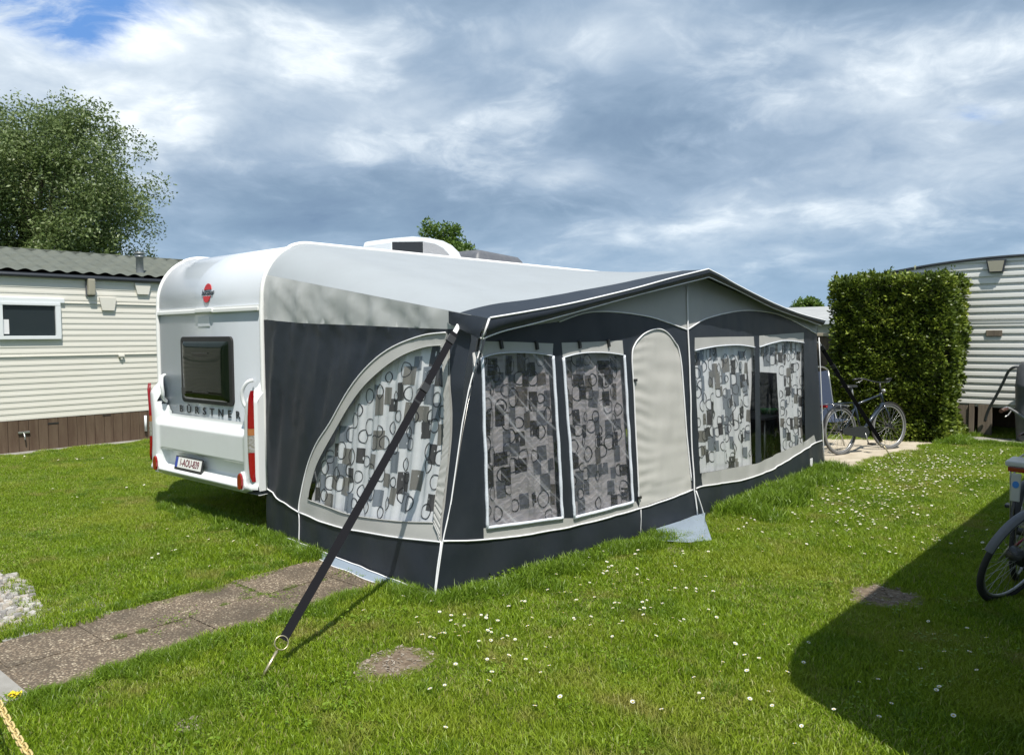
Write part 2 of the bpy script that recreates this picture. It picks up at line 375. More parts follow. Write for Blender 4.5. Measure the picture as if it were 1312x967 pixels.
def aggregate(name, base, stones, scale=78):
    m = bpy.data.materials.new(name); m.use_nodes = True
    n = m.node_tree.nodes; l = m.node_tree.links; b = n['Principled BSDF']; b.inputs['Roughness'].default_value = 0.85
    g = n.new('ShaderNodeNewGeometry')
    v = n.new('ShaderNodeTexVoronoi'); v.inputs['Scale'].default_value = scale; l.new(g.outputs['Position'], v.inputs['Vector'])
    sx = n.new('ShaderNodeSeparateColor'); l.new(v.outputs['Color'], sx.inputs[0])
    r = n.new('ShaderNodeValToRGB'); l.new(sx.outputs[0], r.inputs[0]); r.color_ramp.interpolation = 'CONSTANT'
    el = r.color_ramp.elements
    while len(el) < len(stones): el.new(0.5)
    for i, (p, c) in enumerate(stones): el[i].position = p; el[i].color = (*c, 1)
    dm = n.new('ShaderNodeMapRange'); dm.inputs[1].default_value = 0.38; dm.inputs[2].default_value = 0.60; l.new(v.outputs['Distance'], dm.inputs[0])
    x = n.new('ShaderNodeMix'); x.data_type = 'RGBA'; l.new(dm.outputs[0], x.inputs[0]); l.new(r.outputs[0], x.inputs[6]); x.inputs[7].default_value = (*base, 1)
    t = n.new('ShaderNodeTexNoise'); t.inputs['Scale'].default_value = 3.2; t.inputs['Detail'].default_value = 8; l.new(g.outputs['Position'], t.inputs[0])
    mr = n.new('ShaderNodeMapRange'); mr.inputs[1].default_value = 0.42; mr.inputs[2].default_value = 0.68; mr.inputs[4].default_value = 0.75; l.new(t.outputs[0], mr.inputs[0])
    y = n.new('ShaderNodeMix'); y.data_type = 'RGBA'; l.new(mr.outputs[0], y.inputs[0]); l.new(x.outputs[2], y.inputs[6]); y.inputs[7].default_value = (base[0] * 0.6, base[1] * 0.62, base[2] * 0.6, 1)
    l.new(y.outputs[2], b.inputs['Base Color'])
    bp = n.new('ShaderNodeBump'); bp.invert = True; bp.inputs['Distance'].default_value = 0.006; bp.inputs['Strength'].default_value = 0.9
    l.new(v.outputs['Distance'], bp.inputs['Height']); l.new(bp.outputs[0], b.inputs['Normal'])
    return m
M['aggregate'] = aggregate('washed gravel concrete', (0.105, 0.080, 0.056), [(0.0, (0.155, 0.115, 0.08)), (0.35, (0.23, 0.175, 0.12)), (0.62, (0.29, 0.235, 0.17)), (0.90, (0.48, 0.41, 0.30))])
M['concrete'] = mat('grey concrete', (0.30, 0.29, 0.27), 0.9, var=(4, 0.8, (0.20, 0.19, 0.17)), bump=(70, 0.4, 0.004), coords='Object')
M['sandstone'] = mat('pale sandy paving', (0.50, 0.44, 0.35), 0.9, var=(4, 0.8, (0.34, 0.29, 0.21)), bump=(70, 0.4, 0.004))
M['soil'] = mat('bare crumbly soil', (0.12, 0.085, 0.055), 0.95, var=(26, 0.9, (0.23, 0.18, 0.13)), bump=(70, 1.0, 0.012))
M['soil_bit'] = mat('soil crumbs', (0.22, 0.18, 0.14), 0.95, var=(40, 0.8, (0.34, 0.31, 0.26)))

# ------------------------------------------------------------------ mesh building
class MB:
    def __init__(s): s.v = []; s.f = []; s.mi = []; s.smooth = []
    def add(s, vs, fs, mi=0, smooth=False):
        o = len(s.v); s.v.extend([tuple(v) for v in vs])
        for f in fs: s.f.append([i + o for i in f]); s.mi.append(mi); s.smooth.append(smooth)
        return s
    def box(s, x0, x1, y0, y1, z0, z1, mi=0, mtx=None, bev=0.0):
        if bev:
            bm = bmesh.new(); bmesh.ops.create_cube(bm, size=1)
            for v in bm.verts: v.co = Vector(((x0 + x1) / 2 + v.co.x * (x1 - x0), (y0 + y1) / 2 + v.co.y * (y1 - y0), (z0 + z1) / 2 + v.co.z * (z1 - z0)))
            bmesh.ops.bevel(bm, geom=bm.edges[:], offset=bev, segments=2, affect='EDGES', profile=0.6)
            if mtx: bm.transform(mtx)
            bm.verts.index_update()
            s.add([v.co for v in bm.verts], [[v.index for v in f.verts] for f in bm.faces], mi); bm.free(); return s
        vs = [Vector(p) for p in ((x0, y0, z0), (x1, y0, z0), (x1, y1, z0), (x0, y1, z0), (x0, y0, z1), (x1, y0, z1), (x1, y1, z1), (x0, y1, z1))]
        if mtx: vs = [mtx @ v for v in vs]
        return s.add(vs, [(0, 3, 2, 1), (4, 5, 6, 7), (0, 1, 5, 4), (1, 2, 6, 5), (2, 3, 7, 6), (3, 0, 4, 7)], mi)
    def tube(s, pts, r, seg=8, mi=0, closed=False, cap=True, flat=1.0):
        pts = [Vector(p) for p in pts]; n = len(pts)
        rr = r if isinstance(r, (list, tuple)) else [r] * n
        rings = []; prev = None
        for i in range(n):
            if closed: t = (pts[(i + 1) % n] - pts[i - 1])
            else: t = pts[min(i + 1, n - 1)] - pts[max(i - 1, 0)]
            t.normalize()
            if prev is None:
                a = Vector((0, 0, 1)) if abs(t.z) < 0.9 else Vector((1, 0, 0))
                nn = t.cross(a).normalized()
            else:
                nn = (prev - t * prev.dot(t)).normalized()
            prev = nn; bb = t.cross(nn)
            rings.append([pts[i] + (nn * cos(2 * pi * k / seg) + bb * sin(2 * pi * k / seg) * flat) * rr[i] for k in range(seg)])
        vs = [v for rg in rings for v in rg]; fs = []
        m = n if closed else n - 1
        for i in range(m):
            j = (i + 1) % n
            for k in range(seg):
                k2 = (k + 1) % seg
                fs.append((i * seg + k, i * seg + k2, j * seg + k2, j * seg + k))
        s.add(vs, fs, mi, True)
        if cap and not closed:
            s.add(rings[0], [tuple(range(seg))[::-1]], mi); s.add(rings[-1], [tuple(range(seg))], mi)
        return s
    def lathe(s, prof, seg=24, mi=0, center=(0, 0, 0), mtx=None):
        vs = []; fs = []
        for (r, z) in prof:
            for k in range(seg):
                a = 2 * pi * k / seg; p = Vector((r * cos(a), r * sin(a), z))
                if mtx: p = mtx @ p
                vs.append(p + Vector(center))
        for i in range(len(prof) - 1):
            for k in range(seg):
                k2 = (k + 1) % seg
                fs.append((i * seg + k, i * seg + k2, (i + 1) * seg + k2, (i + 1) * seg + k))
        return s.add(vs, fs, mi, True)
    def prism(s, poly, ext, mi=0, smooth=False):
        """poly: list of 3D points, ext: extrusion vector"""
        n = len(poly); a = [Vector(p) for p in poly]; b = [p + Vector(ext) for p in a]
        s.add(a + b, [tuple(range(n))[::-1], tuple(range(n, 2 * n))], mi)
        return s.add(a + b, [(i, (i + 1) % n, (i + 1) % n + n, i + n) for i in range(n)], mi, smooth)
    def grid(s, fn, nu, nv, mi=0, smooth=True):
        vs = [fn(i / nu, j / nv) for j in range(nv + 1) for i in range(nu + 1)]
        fs = [(j * (nu + 1) + i, j * (nu + 1) + i + 1, (j + 1) * (nu + 1) + i + 1, (j + 1) * (nu + 1) + i) for j in range(nv) for i in range(nu)]
        return s.add(vs, fs, mi, smooth)
    def build(s, name, mats, parent=None, origin=None, fixn=True):
        """vertices are in world metres unless the parent is rotated (then in the parent's own space)"""
        me = bpy.data.meshes.new(name)
        o = Vector(origin) if origin is not None else (ORG.get(parent.name, Vector()) if parent else Vector())
        me.from_pydata([(v[0] - o.x, v[1] - o.y, v[2] - o.z) for v in s.v], [], s.f)
        if not isinstance(mats, (list, tuple)): mats = [mats]
        for m in mats: me.materials.append(m)
        me.polygons.foreach_set('material_index', s.mi)
        me.polygons.foreach_set('use_smooth', s.smooth)
        if fixn:
            bm = bmesh.new(); bm.from_mesh(me)
            bmesh.ops.remove_doubles(bm, verts=bm.verts, dist=1e-5)
            bmesh.ops.recalc_face_normals(bm, faces=bm.faces); bm.to_mesh(me); bm.free()
        me.update()
        ob = bpy.data.objects.new(name, me); COL.objects.link(ob)
        if parent: ob.parent = parent; ORG[ob.name] = o
        elif origin is not None: ob.location = o; ORG[ob.name] = o
        return ob
ORG = {}
def tag(o, label=None, cat=None, group=None, kind=None):
    if label: o['label'] = label
    if cat: o['category'] = cat
    if group: o['group'] = group
    if kind: o['kind'] = kind
    return o
def thing(name, loc, label, cat, group=None, rot=None):
    o = bpy.data.objects.new(name, None); o.empty_display_size = 0.2; COL.objects.link(o)
    o.location = loc
    if rot is not None: o.rotation_euler = rot; ORG[o.name] = Vector()
    else: ORG[o.name] = Vector(loc)
    return tag(o, label, cat, group)
def copy_tree(o, parent=None):
    c = o.copy(); COL.objects.link(c)
    if parent: c.parent = parent
    for ch in [x for x in bpy.data.objects if x.parent == o]: copy_tree(ch, c)
    return c
def text_mesh(txt, size, mtx, extr=0.002, shear=0.0, bold=0.0, spacing=1.0, xs=1.0):
    cu = bpy.data.curves.new('t', 'FONT'); cu.body = txt; cu.size = size; cu.extrude = extr; cu.shear = shear; cu.offset = bold
    cu.align_x = 'CENTER'; cu.align_y = 'CENTER'; cu.space_character = spacing; cu.resolution_u = 3
    o = bpy.data.objects.new('t', cu); COL.objects.link(o)
    dg = bpy.context.evaluated_depsgraph_get(); dg.update()
    me = o.evaluated_get(dg).to_mesh()
    vs = [mtx @ Vector((v.co.x * xs, v.co.y, v.co.z)) for v in me.vertices]; fs = [tuple(p.vertices) for p in me.polygons]
    o.evaluated_get(dg).to_mesh_clear(); bpy.data.objects.remove(o); bpy.data.curves.remove(cu)
    return vs, fs
def np_mesh(name, verts, faces_flat, nper, mats, parent=None, var=None, smooth=False):
    me = bpy.data.meshes.new(name); nv = len(verts); nf = len(faces_flat) // nper
    me.vertices.add(nv); me.vertices.foreach_set('co', np.asarray(verts, np.float32).ravel())
    me.loops.add(len(faces_flat)); me.loops.foreach_set('vertex_index', np.asarray(faces_flat, np.int32))
    me.polygons.add(nf); me.polygons.foreach_set('loop_start', np.arange(0, nf * nper, nper, dtype=np.int32)); me.polygons.foreach_set('loop_total', np.full(nf, nper, np.int32))
    if smooth: me.polygons.foreach_set('use_smooth', np.ones(nf, bool))
    if not isinstance(mats, (list, tuple)): mats = [mats]
    for m in mats: me.materials.append(m)
    me.update(calc_edges=True); me.validate()
    if var is not None:
        a = me.attributes.new('var', 'FLOAT', 'POINT'); a.data.foreach_set('value', np.asarray(var, np.float32))
    ob = bpy.data.objects.new(name, me)
    if parent is not False: COL.objects.link(ob)
    if parent: ob.parent = parent
    return ob
def inpoly(x, y, poly):
    c = False; n = len(poly); j = n - 1
    for i in range(n):
        xi, yi = poly[i]; xj, yj = poly[j]
        if (yi > y) != (yj > y) and x < (xj - xi) * (y - yi) / (yj - yi) + xi: c = not c
        j = i
    return c
def densify(poly, res, closed=True):
    out = []; n = len(poly)
    for i in range(n if closed else n - 1):
        a = poly[i]; b = poly[(i + 1) % n]; k = max(1, int(math.ceil(hypot(b[0] - a[0], b[1] - a[1]) / res)))
        for j in range(k): out.append((a[0] + (b[0] - a[0]) * j / k, a[1] + (b[1] - a[1]) * j / k))
    if not closed: out.append(tuple(poly[-1]))
    return out
def smoothline(pts, k=6):
    """Catmull-Rom through 2D or 3D points"""
    P = [Vector(p) for p in pts]; out = []
    for i in range(len(P) - 1):
        p0 = P[max(i - 1, 0)]; p1 = P[i]; p2 = P[i + 1]; p3 = P[min(i + 2, len(P) - 1)]
        for j in range(k):
            t = j / k
            out.append(0.5 * ((2 * p1) + (p2 - p0) * t + (2 * p0 - 5 * p1 + 4 * p2 - p3) * t * t + (3 * p1 - p0 - 3 * p2 + p3) * t ** 3))
    out.append(P[-1]); return out
def panel_map(outer, regions, res, fn):
    """planar map: outer polygon cut by region outlines; returns {region: MB} on surface fn(s,z)"""
    loops = [densify(outer, res)] + [densify(r[1], res) for r in regions]
    vs = []; es = []
    for lp in loops:
        o = len(vs); n = len(lp); vs += [Vector(p) for p in lp]; es += [(o + i, o + (i + 1) % n) for i in range(n)]
    xs = [p[0] for p in outer]; ys = [p[1] for p in outer]
    x = min(xs) + res / 2
    while x < max(xs):
        y = min(ys) + res / 2
        while y < max(ys):
            if inpoly(x, y, outer): vs.append(Vector((x + random.uniform(-.2, .2) * res, y + random.uniform(-.2, .2) * res)))
            y += res
        x += res
    V, E_, F_, _, _, _ = delaunay_2d_cdt(vs, es, [], 0, 1e-4)
    P3 = [fn(v.x, v.y) for v in V]
    out = {}
    for f in F_:
        cx = sum(V[i].x for i in f) / len(f); cy = sum(V[i].y for i in f) / len(f)
        if not inpoly(cx, cy, outer): continue
        reg = 'base'
        for nm, pl in [(r[0], r[1]) for r in regions]:
            if inpoly(cx, cy, pl): reg = nm
        out.setdefault(reg, []).append(f)
    res_ = {}
    for k, fl in out.items():
        mb = MB(); idx = {}
        for f in fl:
            ff = []
            for i in f:
                if i not in idx: idx[i] = len(mb.v); mb.v.append(tuple(P3[i]))
                ff.append(idx[i])
            mb.f.append(ff); mb.mi.append(0); mb.smooth.append(True)
        res_[k] = mb
    return res_

# ================================================================== SETTING: ground
g = MB()
g.add([(-600, -600, 0), (600, -600, 0), (600, 600, 0), (-600, 600, 0)], [(0, 1, 2, 3)])
tag(g.build('lawn', M['ground']), kind='structure')

# paths of washed-gravel slabs running alongside the caravan, local x 1.05..1.92
pth = MB()
ys = [-4.6, -3.5, -2.46, -1.98, -1.47, -0.93, -0.42, 0.1]
for i in range(len(ys) - 1):
    for (xa, xb) in ((1.05, 1.487), (1.489, 1.925)):
        j = random.uniform(-.006, .006)
        pth.box(xa + random.uniform(-.008, .008), xb + random.uniform(-.012, .012), ys[i] + 0.0015, ys[i + 1] - 0.0015, -0.05, 0.014 + j)
pth.box(1.052, 1.922, -4.5, 0.09, -0.05, 0.0095)
tag(pth.build('path', M['aggregate']), kind='structure')
kb = MB(); kb.box(1.30, 1.95, -2.62, -2.50, -0.05, 0.022); kb.box(0.62, 1.04, -2.35, -1.7, -0.05, 0.010)
tag(kb.build('path_edging', M['concrete']), kind='structure')
def blob(pts, z, k=5):
    sp = smoothline(list(pts) + [pts[0]], k)[:-1]
    return [(p.x + random.uniform(-.02, .02), p.y + random.uniform(-.02, .02), z) for p in sp]
pv = MB(); P_ = [onz(*p) for p in ((1050, 598), (1098, 602), (1122, 593), (1150, 583), (1183, 576), (1205, 567), (1090, 562), (1040, 566))]
poly_pav = blob([(p.x, p.y) for p in P_], 0.006, 3); pv.add(poly_pav, [tuple(range(len(poly_pav)))])
tag(pv.build('paving', M['sandstone']), kind='structure')
PAV = [(p[0], p[1]) for p in poly_pav]
st = MB(); st.box(-7.9, -7.05, -6, 8, -0.05, 0.012); tag(st.build('concrete_strip', M['concrete']), kind='structure')
sr = MB(); sr.box(2.6, 7.0, 10.55, 11.0, -0.05, 0.03); tag(sr.build('concrete_kerb', M['concrete']), kind='structure')
soilpolys = []
def soil_patch(px):
    c = [onz(*p) for p in px]; pl = blob([(p.x, p.y) for p in c], 0.005, 4)
    m = MB(); m.add(pl, [tuple(range(len(pl)))])
    o = m.build('soil_patch', M['soil']); tag(o, kind='structure')
    q = [(p[0], p[1]) for p in pl]; soilpolys.append(q)
    b = MB(); xs = [p[0] for p in q]; yy = [p[1] for p in q]
    for _ in range(420):
        x = random.uniform(min(xs), max(xs)); y = random.uniform(min(yy), max(yy))
        if inpoly(x, y, q):
            r = random.uniform(.003, .010)
            vs = [Vector((x, y, .006)) + Vector((random.gauss(0, r), random.gauss(0, r), abs(random.gauss(0, r * .6)))) for _ in range(4)]
            b.add(vs, [(0, 1, 2), (0, 2, 3), (0, 3, 1), (1, 3, 2)])
    tag(b.build('soil_crumbs', M['soil_bit'], fixn=False), kind='stuff')
soil_patch([(448, 864), (474, 842), (512, 830), (552, 834), (560, 847), (534, 864), (510, 877), (476, 877)])
soil_patch([(1086, 762), (1104, 748), (1140, 749), (1180, 763), (1176, 779), (1130, 779), (1098, 773)])
soil_patch([(846, 706), (858, 700), (876, 702), (872, 712), (856, 714)])
soil_patch([(216, 930), (236, 922), (262, 926), (258, 934), (232, 938)])
# limestone chippings at the left
gp = [onz(*p) for p in ((-60, 728), (0, 733), (22, 740), (40, 757), (56, 783), (24, 800), (-60, 812))]
GRAV = [(p.x, p.y) for p in gp]
gm = MB(); gm.add([(x, y, 0.004) for x, y in GRAV], [tuple(range(len(GRAV)))]); tag(gm.build('gravel_bed', M['soil']), kind='structure')
gv = MB(); xs = [p[0] for p in GRAV]; yy = [p[1] for p in GRAV]
for _ in range(1500):
    x = random.uniform(min(xs), max(xs)); y = random.uniform(min(yy), max(yy))
    if not inpoly(x, y, GRAV): continue
    r = random.uniform(.014, .042) * random.uniform(.6, 1.1); a = random.uniform(0, pi)
    base = [Vector((cos(t + a) * r * random.uniform(.7, 1.25), sin(t + a) * r * random.uniform(.6, 1.0), 0)) for t in (0, 1.2, 2.4, 3.7, 5)]
    vs = [b + Vector((x, y, .002)) for b in base] + [b * .72 + Vector((x, y, r * random.uniform(.55, .95))) for b in base]
    gv.add(vs, [(5, 6, 7, 8, 9)] + [(i, (i + 1) % 5, (i + 1) % 5 + 5, i + 5) for i in range(5)], random.choice((0, 0, 1, 2)))
tag(gv.build('gravel', [M['stone_white'], mat('grey chippings', (0.22, 0.21, 0.20), 0.85), mat('buff chippings', (0.38, 0.34, 0.29), 0.85)], fixn=False), kind='stuff')

# ================================================================== CARAVAN
van = thing('caravan', (-1, 3.4, 0), 'white touring caravan with its back end towards us, beside the awning', 'caravan')
LV = 6.95; WV = 1.95
def railY(z):
    """rear roof curve: y of the back edge at height z"""
    if z <= 2.1: return 0.0
    t = min(1.0, (z - 2.1) / 0.5); return 0.50 * (1 - sqrt(max(0, 1 - t * t)))
prof = [(0.0, 0.40), (0.0, 1.0), (0.0, 1.6), (0.0, 2.0)]
prof += [(0.5 - 0.5 * cos(a), 2.1 + 0.5 * sin(a)) for a in [radians(x) for x in range(0, 91, 2)]]
prof += [(LV - 0.7 + 0.7 * sin(a), 2.0 + 0.6 * cos(a)) for a in [radians(x) for x in range(0, 91, 9)]]
prof += [(LV + 0.12, 1.2), (LV, 0.40)]
b = MB()
upper = [(y, z) for y, z in prof]
n = len(prof)
L_ = [(-WV, y, z) for y, z in prof]; R_ = [(0, y, z) for y, z in prof]
for i in range(n - 1):
    b.add([L_[i], R_[i], R_[i + 1], L_[i + 1]], [(0, 1, 2, 3)], 0 if i != 3 and i > 3 or True else 1, True)
b.add(L_, [tuple(range(n))]); b.add(R_, [tuple(range(n))[::-1]]); b.add([L_[-1], R_[-1], R_[0], L_[0]], [(0, 1, 2, 3)])
b.build('body', M['van_silver'], van)
b = MB()      # white corner rails
for x in (0.012, -WV - 0.012):
    pts = [(x, y - 0.008 if z < 2.1 else y, z) for y, z in prof if True]
    pts = [(x, p[1] - (0.0), p[2] + (0.006 if p[2] > 2.55 else 0)) for p in pts]
    b.tube(pts, 0.022, 8)
    b.box(x - 0.016, x + 0.016, -0.02, 0.01, 0.42, 2.05)
b.build('awning_rail', M['rail'], van)
b = MB(); b.box(-WV + 0.01, -0.02, -0.026, 0.0, 1.985, 2.022, bev=0.006); b.box(-WV + 0.01, -0.02, -0.014, 0.0, 2.022, 2.040)
b.box(-1.13, -0.80, -0.036, -0.02, 1.992, 2.03, bev=0.006)
b.build('trim_strip', M['rail'], van)
b = MB(); b.box(-1.13, -0.90, -0.006, 0.0, 1.86, 1.955, bev=0.002); b.build('cover_plate', M['van_silver'], van)
# rear window
def rounded(x0, x1, z0, z1, r, y, seg=5):
    pts = []
    for cx, cz, a0 in ((x1 - r, z1 - r, 0), (x0 + r, z1 - r, 90), (x0 + r, z0 + r, 180), (x1 - r, z0 + r, 270)):
        for k in range(seg + 1):
            a = radians(a0 + 90 * k / seg); pts.append((cx + r * cos(a), y, cz + r * sin(a)))
    return pts
b = MB(); b.prism(rounded(-1.46, -0.485, 1.115, 1.762, 0.05, -0.022), (0, 0.022, 0)); wnd = b.build('window', M['rubber'], van)
b = MB()
def pane(u, v):
    x = -1.425 + 0.885 * u; z = 1.15 + 0.565 * v
    e = min(u, 1 - u, v, 1 - v); bulge = 0.028 * min(1, e / 0.10) ** 0.5 + 0.008 * sin(pi * u) * sin(pi * v)
    return (x, -0.022 - bulge, z)
b.grid(pane, 36, 26)
b.build('pane', M['dark_glass'], wnd)
for _b in ((-1.16, -0.86, -0.064, -0.058, 1.60, 1.608), (-1.16, -0.86, -0.064, -0.058, 1.225, 1.233), (-1.41, -1.33, -0.05, -0.045, 1.2, 1.26)):
    b = MB(); b.box(*_b); b.build('latch', M['plastic_black'], wnd)
# bumper: moulded height field across the rear
def smooth(a, b_, x):
    t = max(0.0, min(1.0, (x - a) / (b_ - a))); return t * t * (3 - 2 * t)
BW0, BW1 = -WV - 0.03, 0.03
def bump_y(x, z):
    d = min(x - BW0, BW1 - x)                     # distance from the side
    pil = 1 - smooth(0.15, 0.21, d + 0.05 * smooth(0.95, 1.3, z))
    shelf = smooth(0.95, 0.87, z)
    m = 0.105 * shelf
    nx = smooth(0.20, 0.27, d)                    # niche over the middle
    ni = smooth(0.635, 0.615, z) * smooth(0.42, 0.485, z)
    m -= 0.075 * nx * ni
    m += 0.035 * smooth(0.50, 0.43, z)
    m -= 0.06 * smooth(0.42, 0.355, z)
    p = 0.125 * smooth(1.36, 1.18, z) - 0.03 * smooth(0.46, 0.36, z)
    yv = m * (1 - pil) + max(p, m) * pil
    yv -= 0.05 * smooth(0.05, 0.0, d)
    return -max(yv, -0.02)
b = MB(); NX, NZ = 110, 74
zs = [0.345 + (1.365 - 0.345) * j / NZ for j in range(NZ + 1)]
xs = [BW0 + (BW1 - BW0) * i / NX for i in range(NX + 1)]
vs = [(x, bump_y(x, z) - 0.004, z) for z in zs for x in xs]; fs = []
for j in range(NZ):
    for i in range(NX):
        z = (zs[j] + zs[j + 1]) / 2; x = (xs[i] + xs[i + 1]) / 2; d = min(x - BW0, BW1 - x)
        if z > 0.985 and d > 0.15 + 0.10 * smooth(1.12, 0.985, z) - 0.07 * smooth(1.2, 1.365, z): continue
        if z < 0.36 + 0.05 * smooth(0.25, 0.0, d): continue
        a = j * (NX + 1) + i; fs.append((a, a + 1, a + NX + 2, a + NX + 1))
b.add(vs, fs, 0, True)
for x in (BW0, BW1):     # returns along the flanks and underneath
    b.grid(lambda u, v: (x, bump_y(x, 0.40 + 0.96 * v) * (1 - u) - 0.004 * (1 - u) + (0.05 + 0.0 * v) * u, 0.40 + 0.96 * v), 3, 20)
b.grid(lambda u, v: (BW0 + (BW1 - BW0) * u, -0.08 * (1 - v) + 0.25 * v, 0.362 + 0.02 * v), 20, 2)
bumper = b.build('bumper', M['van_white2'], van)
# tail lights on the pillars
def light(mirror):
    out = [(0.075, 1.290), (0.050, 1.25), (0.010, 1.16), (-0.025, 1.06), (-0.045, 0.95), (-0.048, 0.80), (-0.030, 0.66), (0.010, 0.55), (0.055, 0.485), (0.075, 0.50)]
    def X(x): return (-0.031 + x * 0.485) if not mirror else (-WV + 0.031 - x * 0.55)
    def seg(z0, z1, name, m_, par=None):
        pts = []
        zz = [z0 + (z1 - z0) * k / 10 for k in range(11)]
        def xl(z):
            for (xa, za), (xb, zb) in zip(out[:-1], out[1:]):
                if (za - z) * (zb - z) <= 0 and za != zb: return xa + (xb - xa) * (z - za) / (zb - za)
            return 0.07
        mb = MB(); cols = 6; vs = []; fs = []
        for k, z in enumerate(zz):
            a = xl(z); c = 0.082
            for q in range(cols + 1):
                t = q / cols; x = a + (c - a) * t
                bulge = 0.022 * sin(pi * min(1, max(0, (t * .8 + .1)))) * min(1, 12 * min(z - 0.46, 1.31 - z))
                vs.append((X(x), -0.127 - bulge + 0.03 * t ** 4, z))
        for k in range(10):
            for q in range(cols): a = k * (cols + 1) + q; fs.append((a, a + 1, a + cols + 2, a + cols + 1))
        mb.add(vs, fs, 0, True)
        return mb.build(name, m_, par or van)
    tl = seg(0.955, 1.288, 'tail_light', M['red_lens'])
    seg(0.895, 0.953, 'indicator_lens', M['amber_lens'], tl); seg(0.745, 0.893, 'reversing_lens', M['clear_lens'], tl); seg(0.487, 0.743, 'lower_lens', M['red_lens'], tl)
light(False); light(True)
def reflector(cx):
    b = MB(); pts = [(0, .072), (.022, .055), (.034, .02), (.036, -.03), (.026, -.062), (0, -.072), (-.026, -.062), (-.036, -.03), (-.034, .02), (-.022, .055)]
    b.prism([(cx + x * 1.35, -0.150, 0.478 + z * 1.18) for x, z in pts], (0, 0.05, 0)); r = b.build('reflector_housing', M['van_white2'], van)
    b = MB(); b.prism([(cx + x, -0.168, 0.478 + z) for x, z in pts], (0, 0.02, 0)); b.build('reflector_lens', M['red_lens'], r)
reflector(-0.155); reflector(-WV + 0.155)
for sx, cx in ((1, -0.165), (-1, -WV + 0.185)):
    b = MB(); pts = [(cx + sx * 0.055, -0.03, 1.372), (cx + sx * 0.02, -0.085, 1.352), (cx - sx * 0.035, -0.115, 1.28), (cx - sx * 0.045, -0.11, 1.20), (cx - sx * 0.015, -0.09, 1.135), (cx + sx * 0.035, -0.03, 1.10)]
    pts = [(cx + (p[0] - cx) * .75, p[1] * .8, p[2]) for p in pts]; b.tube(smoothline(pts, 5), 0.017, 10); b.build('grab_handle', M['van_white2'], van)
# plate
pb = MB(); Mp = Matrix.Translation((-1.205, -0.105, 0.515)) @ Matrix.Rotation(radians(-12), 4, 'X')
pb.box(-0.27, 0.27, 0.0, 0.012, -0.072, 0.066, mtx=Mp, bev=0.004); pl = pb.build('number_plate', M['plastic_black'], van)
pb = MB(); pb.box(-0.205, 0.255, -0.004, 0.0, -0.045, 0.055, mtx=Mp); pb.build('plate_face', M['plate_white'], pl)
pb = MB(); pb.box(-0.255, -0.206, -0.005, 0.0, -0.045, 0.055, mtx=Mp); pb.build('plate_band', M['plate_blue'], pl)
Rt = Matrix.Rotation(pi / 2, 4, 'X')
vs, fs = text_mesh('1-AOU-839', 0.100, Mp @ Matrix.Translation((0.025, -0.005, 0.004)) @ Rt, 0.001, bold=0.0012, xs=0.80)
pb = MB(); pb.add(vs, fs); pb.build('plate_text', M['letter_red'], pl, fixn=False)
# lettering
vs, fs = text_mesh('BÜRSTNER', 0.100, Matrix.Translation((-0.975, -0.006, 1.036)) @ Rt, 0.002, bold=0.0012, spacing=2.1, xs=0.74)
xs_ = [v.x for v in vs]; k = 1.16 / (max(xs_) - min(xs_)); vs = [Vector((-0.965 + (v.x - (max(xs_) + min(xs_)) / 2) * k, v.y, v.z)) for v in vs]
vx = sorted(v.x for v in vs); cuts = [(a + c) / 2 for a, c in zip(vx[:-1], vx[1:]) if c - a > .022] + [9]; lo_ = -9
for c_ in cuts:
    ff = [f for f in fs if lo_ < vs[f[0]].x < c_]; used = sorted({i for f in ff for i in f}); mp_ = {i: k for k, i in enumerate(used)}
    if ff: pb = MB(); pb.add([vs[i] for i in used], [[mp_[i] for i in f] for f in ff]); pb.build('letter', M['letter_black'], van, fixn=False)
    lo_ = c_
# emblem on the curved panel above the trim: two red segments with the name across
lz = 2.178; ly = railY(lz)
tilt = Matrix.Rotation(radians(8), 4, 'X')
E_ = Matrix.Translation((-0.945, ly - 0.006, lz)) @ Matrix.Rotation(radians(-9), 4, 'X')
def seg_pts(a0, a1, r): return [E_ @ Vector((r * cos(radians(a)), 0, r * sin(radians(a)) * 1.25)) for a in range(a0, a1 + 1, 10)]
pb = MB(); pb.prism(seg_pts(20, 160, 0.074), E_.to_3x3() @ Vector((0, 0.006, 0))); emb0 = pb.build('emblem', M['logo_red'], van); pb = MB(); pb.prism(seg_pts(200, 340, 0.074), E_.to_3x3() @ Vector((0, 0.006, 0)))
emb = pb.build('emblem', M['logo_red'], van)
vs, fs = text_mesh('bürstner', 0.082, E_ @ Matrix.Translation((0.015, -0.002, 0.002)) @ Rt, 0.001, shear=0.25, bold=0.0012, xs=0.80)
pb = MB(); pb.add(vs, fs); pb.build('emblem_text', M['letter_black'], emb, fixn=False)
